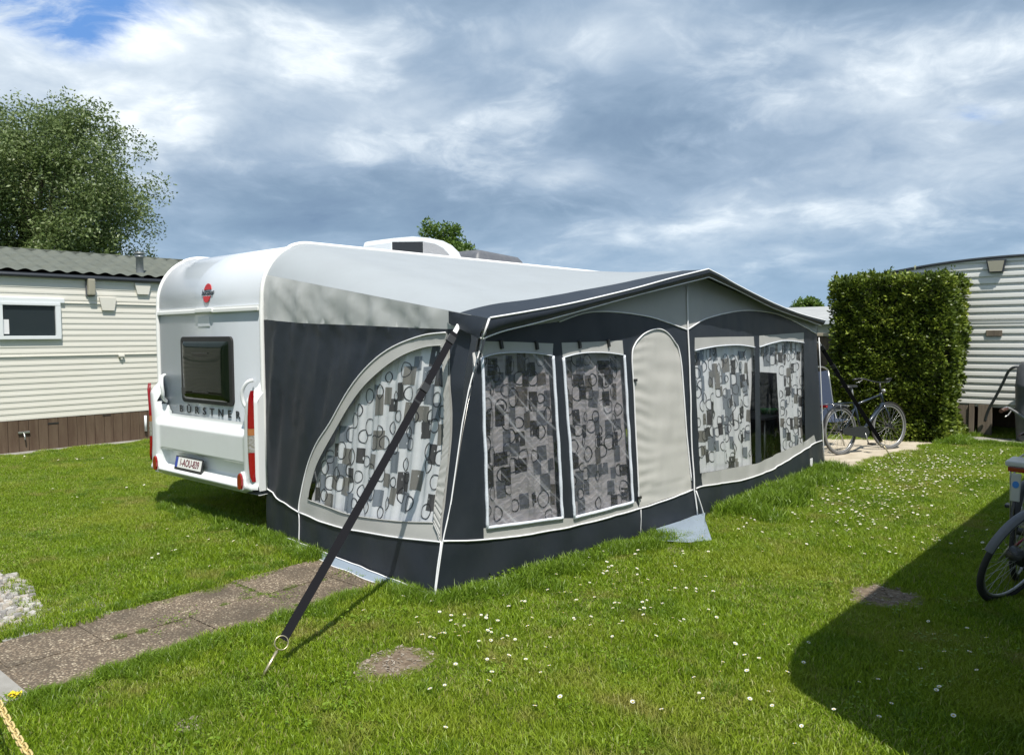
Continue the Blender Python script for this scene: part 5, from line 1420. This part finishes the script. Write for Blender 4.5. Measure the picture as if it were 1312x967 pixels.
def blocked(x, y, m_=0.0):
    if 1.05 - m_ < x < 1.92 + m_ and -4.6 < y < -0.12: return True
    if 1.05 < x < 1.9 and -.2 < y < .2: return True
    if x < -7.1: return True
    if 2.75 < x < 7 and 10.5 < y < 11.0: return True
    if hx0 < x < hx1 and hy0 < y < hy1: return True
    if 0.02 < x and y > AY - .05 and y < BY and x < frontX(min(max(y, AY), BY), 0) - .0 and y > lerp(0, AY, x / AX): return True
    if inpoly(x, y, GRAV) or inpoly(x, y, PAV): return True
    for s_ in soilpolys:
        if inpoly(x, y, s_): return True
    return False
pts = []; ids = []; rots = []; scs = []
def putg(x, y, name, sc): pts.append((x, y, 0)); ids.append(IDX[name]); rots.append((random.uniform(-.06, .06), random.uniform(-.06, .06), random.uniform(0, 2 * pi))); scs.append(sc)
step = 0.155
x = -7.3
while x < 7.4:
    y = -4.4
    while y < 13.5:
        xx = x + random.uniform(-.07, .07); yy = y + random.uniform(-.07, .07)
        q = Vector((xx, yy, 0)) - CAM; zc_ = q.dot(FW); lat = q.dot(RT)
        if zc_ > 1.2 and abs(lat) < zc_ * .78 + 1.2:
            near = blocked(xx, yy, .10)
            hard = blocked(xx, yy, .02)
            if not near:
                nz_ = n3(xx * 1.3, yy * 1.3, 0) + .3 * n3(xx * 4, yy * 4, 2)
                # soften close to soil spots
                close = any(inpoly(xx + dx, yy + dy, s_) for s_ in soilpolys for dx, dy in ((.13, 0), (-.13, 0), (0, .13), (0, -.13)))
                nm = 'blades_c' if nz_ > .12 else ('blades_b' if nz_ < -.14 else 'blades_a')
                putg(xx, yy, nm, (random.uniform(.85, 1.2)) * (.42 if close else 1))
            elif not hard: putg(xx, yy, 'blades_b', .5)
            elif any(inpoly(xx, yy, s_) for s_ in soilpolys) and random.random() < .35: putg(xx, yy, random.choice(('weed', 'blades_b')), random.uniform(.18, .34))
        y += step
    x += step
# taller tufts along the awning foot, hedge and home
def foot(px0, px1, n_, s0, s1, spread=.12, out=.05):
    for _ in range(n_):
        t = random.random(); x = lerp(px0[0], px1[0], t) + abs(random.gauss(0, spread)) * px0[2] + out * px0[2] * .3; y = lerp(px0[1], px1[1], t) + abs(random.gauss(0, spread)) * px0[3] + random.gauss(0, .03)
        if not blocked(x, y): putg(x, y, 'blades_d', random.uniform(s0, s1))
foot((AX + .05, AY, 1, 0), (CX + .03, CY - .8), 60, .5, 1.0, .10)
foot((CX + .02, CY + .15, 1, 0), (BX + .03, BY), 90, .5, 1.25, .14)
foot((CX + .05, CY + .3, 1, 0), (CX + .05, CY + 1.8), 34, .8, 1.5, .18)
foot((2.0, AY, 0, -1), (AX, AY), 26, .4, .8, .06)
foot((0.05, 0, 0, -1), (1.0, -.12), 26, .5, .9, .08)
foot((-WV, .1, 0, -1), (0, 0), 26, .5, .9, .15)
foot((hx1, hy0, 1, 0), (hx1, hy1), 30, .8, 1.4, .1); foot((hx0 + 1.0, hy0 - .06, 0, -1), (hx1, hy0 - .06), 30, .6, 1.1, .06)
foot((1.95, -3.0, 1, 0), (1.95, -.5), 60, .35, .65, .05); foot((1.0, -3.0, -1, 0), (1.0, -.5), 40, .3, .5, .04)
foot((-7.0, -3, 1, 0), (-7.0, 5), 70, .3, .6, .08); foot((2.8, 10.4, 0, -1), (7, 10.4), 60, .5, .9, .1)
for _ in range(430):
    x = random.uniform(-6.5, 6); y = random.uniform(-3, 10)
    if not blocked(x, y): putg(x, y, 'blades_d', random.uniform(.3, .55))
for _ in range(1500):
    x = random.uniform(-5, 6); y = random.uniform(-3.4, 7)
    if not blocked(x, y) and (n3(x * 1.8, y * 1.8, 7) > .08 or random.random() < .12): putg(x, y, random.choice(('weed', 'weed.001')), random.uniform(.6, 1.25))
for cx_, cy_, k_ in ((2.62, 0.35, 60), (2.5, -.2, 26), (1.55, -.95, 8), (1.5, -1.6, 8), (1.6, -.25, 14)):     # weeds hugging the corner and the slab cracks
    for _ in range(k_):
        x = cx_ + random.gauss(0, .10); y = cy_ + random.gauss(0, .4 if k_ > 20 else .1); putg(x, y, random.choice(('weed', 'weed.001')), random.uniform(.6, 1.4) if k_ > 20 else random.uniform(.4, .8))
for _ in range(150):      # turf creeping over the slab edges
    e_ = random.choice((1.05, 1.925)); yy = random.uniform(-4.2, -.2)
    putg(e_ + (1 if e_ < 1.5 else -1) * max(0, .05 * (.4 + n3(yy * 2.2, e_, 0) * 2.2)) * random.uniform(0, 1.3), yy, random.choice(('blades_b', 'blades_a')), random.uniform(.22, .5))
for q_ in soilpolys:      # and over the rims of the bare patches
    for (xx, yy) in q_:
        for _ in range(3): putg(xx + random.gauss(0, .035), yy + random.gauss(0, .035), random.choice(('blades_b', 'weed', 'blades_a')), random.uniform(.15, .42))
for _ in range(60):      # tufts in the joint between the slab rows
    putg(1.487 + random.gauss(0, .012), random.uniform(-1.9, -.4), 'blades_d', random.uniform(.12, .25)) if random.random() < .5 else putg(random.uniform(1.08, 1.9), -.93 + random.gauss(0, .012), 'blades_d', random.uniform(.1, .2))
gme = bpy.data.meshes.new('grass'); gme.vertices.add(len(pts)); gme.vertices.foreach_set('co', np.array(pts, np.float32).ravel())
a = gme.attributes.new('idx', 'INT', 'POINT'); a.data.foreach_set('value', np.array(ids, np.int32))
a = gme.attributes.new('rot', 'FLOAT_VECTOR', 'POINT'); a.data.foreach_set('vector', np.array(rots, np.float32).ravel())
a = gme.attributes.new('scl', 'FLOAT', 'POINT'); a.data.foreach_set('value', np.array(scs, np.float32))
gob = bpy.data.objects.new('grass', gme); COL.objects.link(gob); tag(gob, kind='stuff')
ng = bpy.data.node_groups.new('grass_scatter', 'GeometryNodeTree')
ng.interface.new_socket('Geometry', in_out='INPUT', socket_type='NodeSocketGeometry'); ng.interface.new_socket('Geometry', in_out='OUTPUT', socket_type='NodeSocketGeometry')
gi = ng.nodes.new('NodeGroupInput'); go = ng.nodes.new('NodeGroupOutput'); ci = ng.nodes.new('GeometryNodeCollectionInfo'); ci.inputs['Collection'].default_value = gcol
ci.inputs['Separate Children'].default_value = True; ci.inputs['Reset Children'].default_value = True
ip = ng.nodes.new('GeometryNodeInstanceOnPoints'); ip.inputs['Pick Instance'].default_value = True
def nattr(nm, dt):
    n_ = ng.nodes.new('GeometryNodeInputNamedAttribute'); n_.data_type = dt; n_.inputs['Name'].default_value = nm; return n_.outputs['Attribute']
ng.links.new(gi.outputs[0], ip.inputs['Points']); ng.links.new(ci.outputs[0], ip.inputs['Instance']); ng.links.new(nattr('idx', 'INT'), ip.inputs['Instance Index'])
ng.links.new(nattr('rot', 'FLOAT_VECTOR'), ip.inputs['Rotation']); ng.links.new(nattr('scl', 'FLOAT'), ip.inputs['Scale']); ng.links.new(ip.outputs[0], go.inputs[0])
md = gob.modifiers.new('scatter', 'NODES'); md.node_group = ng

# ---- daisies: the ones that show largest are things, the haze of small ones is one object
def daisy_mb(sc=1.0, petals=11, o=(0, 0, 0), tilt=(0, 0), h=.05):
    m_ = MB(); T = Matrix.Translation(Vector(o)) @ Euler((tilt[0], tilt[1], 0)).to_matrix().to_4x4()
    for k in range(petals):
        a0 = 2 * pi * k / petals; w = .5 * 2 * pi / petals
        r0, r1 = .0035 * sc, .0125 * sc
        m_.add([T @ Vector((r0 * cos(a0), r0 * sin(a0), h)), T @ Vector((r1 * .8 * cos(a0 - w), r1 * .8 * sin(a0 - w), h + .001)), T @ Vector((r1 * cos(a0), r1 * sin(a0), h + .002)), T @ Vector((r1 * .8 * cos(a0 + w), r1 * .8 * sin(a0 + w), h + .001))], [(0, 1, 2, 3)], 0)
    ns = 7; m_.add([T @ Vector((.0042 * sc * cos(2 * pi * k / ns), .0042 * sc * sin(2 * pi * k / ns), h + .001)) for k in range(ns)] + [T @ Vector((0, 0, h + .0045 * sc))], [(k, (k + 1) % ns, ns) for k in range(ns)], 1)
    m_.add([T @ Vector((-.001, 0, 0)), T @ Vector((.001, 0, 0)), T @ Vector((.001, 0, h)), T @ Vector((-.001, 0, h))], [(0, 1, 2, 3)], 2)
    return m_
DM = [M['petal'], M['pollen'], M['lush']]
cand = []
def dz(n_, px, py, sx, sy):
    for _ in range(n_):
        x_ = random.gauss(px, sx); y_ = random.gauss(py, sy)
        if y_ < 556 or y_ > 990 or x_ > 1330 or x_ < -20: continue
        p = onz(x_, y_)
        if not blocked(p.x, p.y, .02): cand.append((p.x, p.y))
dz(560, 1190, 598, 58, 18); dz(260, 1130, 625, 60, 22); dz(90, 1080, 640, 45, 20); dz(60, 1110, 672, 60, 20); dz(34, 960, 668, 45, 22); dz(46, 1210, 610, 40, 12)
dz(34, 1200, 700, 50, 12); dz(44, 600, 805, 60, 30); dz(34, 730, 785, 60, 30); dz(16, 640, 880, 110, 40); dz(22, 980, 880, 90, 40); dz(30, 860, 760, 70, 25); dz(18, 1180, 830, 70, 70); dz(30, 800, 730, 50, 20)
dz(14, 150, 640, 90, 18); dz(12, 90, 592, 40, 5); dz(12, 240, 700, 60, 20); dz(8, 330, 690, 20, 10); dz(10, 1260, 560, 20, 6)
cand.sort(key=lambda p: (Vector((p[0], p[1], 0)) - CAM).length)
proto = daisy_mb().build('daisy', DM, fixn=False)
for i, (x_, y_) in enumerate(cand[:290]):
    o = proto if i == 0 else proto.copy()
    if i: COL.objects.link(o)
    s_ = random.uniform(.7, 1.1); o.location = (x_, y_, random.uniform(-.01, .012)); o.rotation_euler = (random.uniform(-.35, .35), random.uniform(-.35, .35), random.uniform(0, 6)); o.scale = (s_, s_, 1)
    tag(o, 'small white daisy with yellow centre growing in the lawn', 'daisy', 'daisies in the lawn')
mbx = MB()
for (x_, y_) in cand[290:]:
    d_ = daisy_mb(random.uniform(.75, 1.15), 7, (x_, y_, random.uniform(-.01, .012)), (random.uniform(-.4, .4), random.uniform(-.4, .4)))
    o_ = len(mbx.v); mbx.v += d_.v; mbx.f += [[i + o_ for i in f_] for f_ in d_.f]; mbx.mi += d_.mi; mbx.smooth += d_.smooth
dd = mbx.build('daisies', DM, fixn=False); tag(dd, kind='stuff')

# ================================================================== bicycles
def bicycle(name, loc, heading, lean, label, frame_m, tyre_m, opts, group=None):
    """rear wheel contact at loc, heading = angle of travel; local x forward, y left, z up"""
    t = thing(name, loc, label, 'bicycle', group, rot=(lean, 0, heading))
    R0 = .345; WB = 1.10
    def wheel(cx, steer=0.0):
        T = Matrix.Translation((cx, 0, R0)) @ Matrix.Rotation(steer, 4, 'Z')
        w = None
        b = MB(); b.tube([T @ Vector((R0 * .955 * cos(a), 0, R0 * .955 * sin(a))) for a in [2 * pi * k / 44 for k in range(44)]], R0 * .058, 8, closed=True); w = b.build('wheel', tyre_m, t)
        b = MB(); b.tube([T @ Vector((.300 * cos(a), 0, .300 * sin(a))) for a in [2 * pi * k / 44 for k in range(44)]], .010, 6, closed=True); b.build('rim', opts.get('rim', M['bike_silver']), w)
        b = MB()
        for k in range(32):
            a = 2 * pi * k / 32; h = (.03 if k % 2 else -.03); a2 = a + (.5 if k % 4 < 2 else -.5)
            b.tube([T @ Vector((.022 * cos(a2), h, .022 * sin(a2))), T @ Vector((.296 * cos(a), 0, .296 * sin(a)))], .0014, 3, cap=False)
        b.build('spokes', M['spoke'], w)
        b = MB(); b.tube([T @ Vector((0, -.05, 0)), T @ Vector((0, .05, 0))], opts.get('hub', .028), 12); b.build('hub', M['plastic_black'], w)
        if opts.get('fender', True):
            b = MB(); rr_ = R0 + .022; a0, a1 = (radians(-8), radians(186)) if cx < .1 else (radians(20), radians(190))
            if cx > .1: a0, a1 = radians(20), radians(165)
            if cx < .1: a0, a1 = radians(30), radians(166)
            for k in range(22):
                A0 = lerp(a0, a1, k / 22); A1 = lerp(a0, a1, (k + 1) / 22)
                for ya, yb, da, db in ((-.028, -.012, -.014, 0), (-.012, .012, 0, 0), (.012, .028, 0, -.014)):
                    b.add([T @ Vector(((rr_ + da) * cos(A0), ya, (rr_ + da) * sin(A0))), T @ Vector(((rr_ + db) * cos(A0), yb, (rr_ + db) * sin(A0))), T @ Vector(((rr_ + db) * cos(A1), yb, (rr_ + db) * sin(A1))), T @ Vector(((rr_ + da) * cos(A1), ya, (rr_ + da) * sin(A1)))], [(0, 1, 2, 3)], 0, True)
            b.build('mudguard', opts.get('fend_m', M['plastic_black']), t)
    wheel(0); wheel(WB, opts.get('steer', 0))
    bbk = Vector((.46, 0, .285)); seat = Vector((.31, 0, .80)); hd0 = Vector((.93, 0, .86)); hd1 = Vector((.975, 0, .70))
    b = MB(); hl = hd1 + Vector((0, 0, .0))
    if opts.get('step'):
        b.tube(smoothline([hl, Vector((.75, 0, .46)), Vector((.56, 0, .31)), bbk], 4), .021, 10); b.tube([hd0 - Vector((.01, 0, .05)), Vector((.4, 0, .5))], .014, 8)
    else:
        b.tube([hl, bbk], .024, 10); b.tube([hd0 - Vector((0, 0, .03)), Vector((.335, 0, .70))], .016, 10)
    b.tube([bbk, seat], .017, 10)
    for s in (-1, 1):
        b.tube([bbk, Vector((.22, s * .05, .30)), Vector((0, s * .062, R0))], .010, 8); b.tube([Vector((.345, 0, .66)), Vector((.22, s * .035, .55)), Vector((0, s * .062, R0))], .008, 8)
    b.tube([hd0, hd1], .021, 10); b.build('frame', frame_m, t)
    st_ = opts.get('steer', 0); TF = Matrix.Translation((WB, 0, 0)) @ Matrix.Rotation(st_, 4, 'Z') @ Matrix.Translation((-WB, 0, 0))
    b = MB()
    for s in (-1, 1): b.tube([TF @ (hd1 + Vector((0, s * .03, -.02))), TF @ Vector((1.03, s * .052, .55)), TF @ Vector((WB, s * .055, R0))], .011, 8)
    b.tube([TF @ (hd1 + Vector((0, -.04, -.02))), TF @ (hd1 + Vector((0, .04, -.02)))], .015, 8); b.build('fork', opts.get('fork_m', frame_m), t)
    b = MB(); st0 = hd0 + Vector((-.01, 0, .14)); hz_ = st0.z + opts.get('bar_up', .06)
    b.tube([hd0, st0], .013, 8)
    bar = [Vector((st0.x - .17, -.30, hz_)), Vector((st0.x - .05, -.27, hz_ + .01)), Vector((st0.x + .03, -.12, st0.z + .02)), st0 + Vector((.04, 0, .01)), Vector((st0.x + .03, .12, st0.z + .02)), Vector((st0.x - .05, .27, hz_ + .01)), Vector((st0.x - .17, .30, hz_))]
    b.tube(smoothline([TF @ p for p in bar], 4), .011, 8); hbar = b.build('handlebar', opts.get('bar_m', M['bike_silver']), t)
    for s in (-1, 1):
        b = MB(); b.tube([TF @ Vector((st0.x - .20, s * .302, hz_ - .002)), TF @ Vector((st0.x - .08, s * .285, hz_ + .008))], .017, 8); b.build('grip', opts.get('grip_m', M['plastic_black']), hbar)
        b = MB(); b.tube([TF @ Vector((st0.x - .05, s * .26, hz_ - .01)), TF @ Vector((st0.x - .10, s * .27, hz_ - .04)), TF @ Vector((st0.x - .16, s * .28, hz_ - .05))], .005, 5); b.build('brake_lever', M['bike_silver'], hbar)
    b = MB(); b.lathe([(.001, -.02), (.025, -.02), (.032, .0), (.03, .012), (.001, .02)], 14, 0, tuple(TF @ Vector((st0.x + .09, 0, hd0.z + .02))), Matrix.Rotation(pi / 2, 4, 'Y')); b.build('headlight', M['bike_silver'], t)
    sh_ = opts.get('seat_h', .92)
    b = MB(); b.tube([seat, Vector((.28, 0, sh_ - .03))], .013, 8); b.build('seat_post', M['bike_silver'], t)
    b = MB()
    def sad(u, v):
        x = .12 + .27 * u; w = lerp(.085, .02, smooth(.15, .75, u)) * (1 if u > .05 else .8); a = pi * v
        return (x, w * cos(a), sh_ - .02 + .045 * sin(a) * (1 - .25 * u))
    b.grid(sad, 14, 10); b.build('saddle', opts.get('saddle_m', M['plastic_black']), t)
    b = MB(); b.tube([bbk + Vector((.095 * cos(a), -.055, .095 * sin(a))) for a in [2 * pi * k / 24 for k in range(24)]], .006, 5, closed=True)
    b.tube([bbk + Vector((0, -.07, 0)), bbk + Vector((.06, -.075, -.155))], .010, 6); b.tube([bbk + Vector((0, .07, 0)), bbk + Vector((-.06, .075, .155))], .010, 6); b.tube([bbk + Vector((0, -.07, 0)), bbk + Vector((0, .07, 0))], .022, 10)
    cr_ = b.build('crank', M['steel'], t)
    for s, px_, pz_ in ((-1, .06, -.155), (1, -.06, .155)):
        b = MB(); b.box(.46 + px_ - .045, .46 + px_ + .045, s * .085 - (.09 if s < 0 else 0), s * .085 + (.09 if s > 0 else 0), .285 + pz_ - .012, .285 + pz_ + .012, bev=.004); b.build('pedal', M['plastic_black'], cr_)
    if opts.get('chainguard', True):
        b = MB(); b.prism([(.0 - .03, -.062, R0 - .035), (.0 - .03, -.062, R0 + .04), (.40, -.062, .395), (.52, -.062, .36), (.56, -.062, .29), (.50, -.062, .20), (.40, -.062, .22)], (0, -.012, 0)); b.build('chain_guard', M['plastic_black'], t)
    else:
        b = MB(); b.tube([(0, -.058, R0 + .035), (.46, -.058, .285 + .095)], .004, 4); b.tube([(0, -.058, R0 - .035), (.46, -.058, .285 - .095)], .004, 4); b.build('chain', M['steel'], t)
    rz = opts.get('rack_z', .74); b = MB()
    if not opts.get('rack', True): return t
    for s in (-1, 1):
        b.tube([(-.30, s * .055, rz), (.26, s * .055, rz)], .0065, 6); b.tube([(-.22, s * .06, rz), (0, s * .07, R0)], .0055, 6); b.tube([(-.05, s * .06, rz), (0, s * .07, R0)], .0055, 6)
    for x in (-.30, -.12, .06, .24): b.tube([(x, -.055, rz), (x, .055, rz)], .0055, 6)
    b.build('rear_rack', opts.get('rack_m', M['plastic_black']), t)
    b = MB(); b.box(-.345, -.305, -.055, .055, rz - .045, rz - .01, bev=.006); b.build('tail_light', M['red_lens'], t)
    if opts.get('panel'):
        b = MB(); b.box(-.36, -.345, -.028, .028, rz - .24, rz - .05, bev=.006); pn = b.build('reflector_panel', M['pale_panel'], t)
        b = MB(); b.prism([(-.363, .020 * cos(a), rz - .125 + .024 * sin(a)) for a in [2 * pi * k / 12 for k in range(12)]], (.003, 0, 0)); b.build('sticker', M['sticker'], pn)
        b = MB(); b.box(-.36, -.10, -.07, .07, rz - .008, rz + .028, bev=.01); b.build('rack_cover', M['pale_panel'], t)
        b = MB(); b.tube([(-.35, 0, rz - .24), (-.34, 0, rz - .33), (-.31, 0, rz - .36)], .008, 6); b.build('panel_stay', M['plastic_black'], t)
    b = MB(); b.tube([(.40, .05, .28), (.34, .19, .01)], .009, 6); b.build('kickstand', M['steel'], t)
    return t
r1 = onz(1077, 583); f1 = onz(1140, 575.5); hd_ = atan2(f1.y - r1.y, f1.x - r1.x)
bicycle('bicycle', (r1.x, r1.y, 0.005), hd_, radians(-3), 'black trekking bicycle standing by the hedge at the far end of the awning', M['bike_blue'], M['tyre_dusty'], dict(chainguard=True, steer=radians(-6), rack_m=M['bike_blue'], bar_m=M['plastic_black'], seat_h=.98))
# right edge: near bicycle leaning, seen by its rear wheel; a second one just beyond it
wc = onz(1279, 769)
bicycle('bicycle', (wc.x, wc.y, 0.0), atan2(.43 * 0 + (Vector((.9, .43, 0)).normalized() @ Matrix(((RT.x, RT.y, 0), (-RT.y, RT.x, 0), (0, 0, 1)))).y, (Vector((.9, .43, 0)).normalized() @ Matrix(((RT.x, RT.y, 0), (-RT.y, RT.x, 0), (0, 0, 1)))).x), radians(20), 'dark red bicycle at the right edge of the lawn, only its rear wheel in view', M['bike_red'], M['tyre'], dict(chainguard=False, hub=.05, fend_m=M['plastic_grey'], step=True, seat_h=.9, rack_z=.70, rack=False))
w2 = onz(1305, 424 + 1750 / 5.5); _d = ray(1311, 500); hd2 = atan2(_d.y, _d.x) - radians(9)
bicycle('bicycle', w2, hd2, radians(2), 'silver city bicycle with brown saddle and pale rear reflector panel at the right edge', M['bike_silver'], M['tyre'], dict(saddle_m=M['leather'], panel=True, rack_z=.86, seat_h=1.02, step=True, bar_up=.12, grip_m=M['leather'], rack_m=M['bike_silver']))

# folded camping chair beside the bicycle, half hidden by the awning corner
fc = thing('folding_chair', (1.75, 8.6, 0), 'navy reclining garden chair half hidden behind the awning corner', 'chair', rot=(0, 0, radians(250)))
b = MB()
def sling(u, v):
    y = .42 - .5 * v if v < .45 else .195 - .28 * (v - .45); z = .42 + .02 * v if v < .45 else .43 + 1.35 * (v - .45)
    return (-.25 + .5 * u, y, z - .02 * sin(pi * u))
b.grid(sling, 8, 20); b.build('sling_seat', M['navy'], fc)
b = MB()
for s in (-1, 1):
    b.tube(smoothline([(s * .26, .42, .42), (s * .26, .2, .43), (s * .26, .04, 1.17)], 4), .014, 8); b.tube([(s * .27, .36, 0), (s * .27, 0.1, .62)], .012, 8); b.tube([(s * .27, -.05, 0), (s * .27, .40, .62)], .012, 8); b.box(s * .27 - .025, s * .27 + .025, -.02, .42, .62, .645, bev=.008)
b.tube(smoothline([(-.26, .04, 1.17), (-.15, .03, 1.22), (.15, .03, 1.22), (.26, .04, 1.17)], 4), .014, 8)
b.build('chair_frame', M['steel'], fc)

# ================================================================== yellow plastic chain and rope at lower left
ct = thing('plastic_chain', tuple(onz(-60, 1010)), 'pale yellow plastic barrier chain hanging across the lower left corner', 'chain')
pa = atd(-30, 836, 3.15); pb2 = atd(70, 1010, 2.2)
def chain_pt(t):
    p = pa.lerp(pb2, t); return p - Vector((0, 0, .05 * 4 * t * (1 - t)))
b = MB(); Ltot = (pb2 - pa).length; nl = int(Ltot / .0335)
for k in range(-4, nl + 8):
    t0 = k / nl; c = chain_pt(t0); d_ = (chain_pt(t0 + .01) - chain_pt(t0 - .01)).normalized()
    s0 = d_.cross(Vector((0, 0, 1))).normalized(); u0 = s0.cross(d_)
    tw = (radians(42) if k % 2 else radians(-48)); sd = s0 * cos(tw) + u0 * sin(tw)
    h, w = .0195, .0088
    loop = []
    for j in range(16):
        a = 2 * pi * j / 16; loop.append(c + d_ * (cos(a) * w + (h - w + .006) * (1 if cos(a) > 0 else -1)) + sd * sin(a) * w * 1.15)
    b.tube(loop, .0034, 6, closed=True)
b.build('links', M['chain_yellow'], ct)
# the two posts it hangs from stand outside the picture
for nm_, e_ in (('chain_post', chain_pt(-.16)),):
    pass
yr = thing('yellow_rope', tuple(onz(22, 902)), 'small knotted bundle of bright yellow rope on the grass behind the chain', 'rope')
b = MB(); c = onz(19, 899); rr = random.Random(3); pts_ = []
for k in range(26): pts_.append(c + Vector((rr.gauss(0, .010), rr.gauss(0, .010), .040 + rr.uniform(-.01, .012))) + RT * (k - 13) * .0016)
b.tube(smoothline(pts_, 4), .0032, 5); b.build('cord', M['rope_yellow'], yr)

# ================================================================== neighbour's caravan just outside the right edge (its shadow falls on the lawn)
nc = thing('caravan', (6.99, 2.5, 0), 'white neighbouring caravan past the right edge, its shadow lying across the lawn', 'caravan', rot=(0, 0, radians(-1.5)))
NX0 = -1.06; NY0 = -3.2
b = MB(); pr = [(NY0, .35), (NY0 - .02, 2.28)] + [(NY0 + .5 - .52 * cos(a), 2.33 + .52 * sin(a)) for a in [radians(x) for x in range(0, 91, 10)]] + [(4.6, 2.85), (4.95, 2.5), (5.1, 1.6), (5.0, .35)]
b.prism([(NX0, y, z) for y, z in pr], (2.2, 0, 0)); b.build('body', M['van_white'], nc)
for (y0, y1) in ((-2.2, -1.2), (0.2, 1.4), (2.8, 3.8)):
    b = MB(); b.box(NX0 - .03, NX0 - .002, y0, y1, 1.25, 1.8, bev=.01); b.build('window', M['dark_glass'], nc)
for x in (NX0 + .14, NX0 + 2.06):
    b = MB(); b.lathe([(0.17, -0.08), (0.26, -0.09), (0.315, -0.06), (0.32, 0.06), (0.26, 0.09), (0.17, 0.08)], 28, 0, (x, .8, 0.32), Matrix.Rotation(pi / 2, 4, 'Y')); b.build('wheel', M['tyre'], nc)
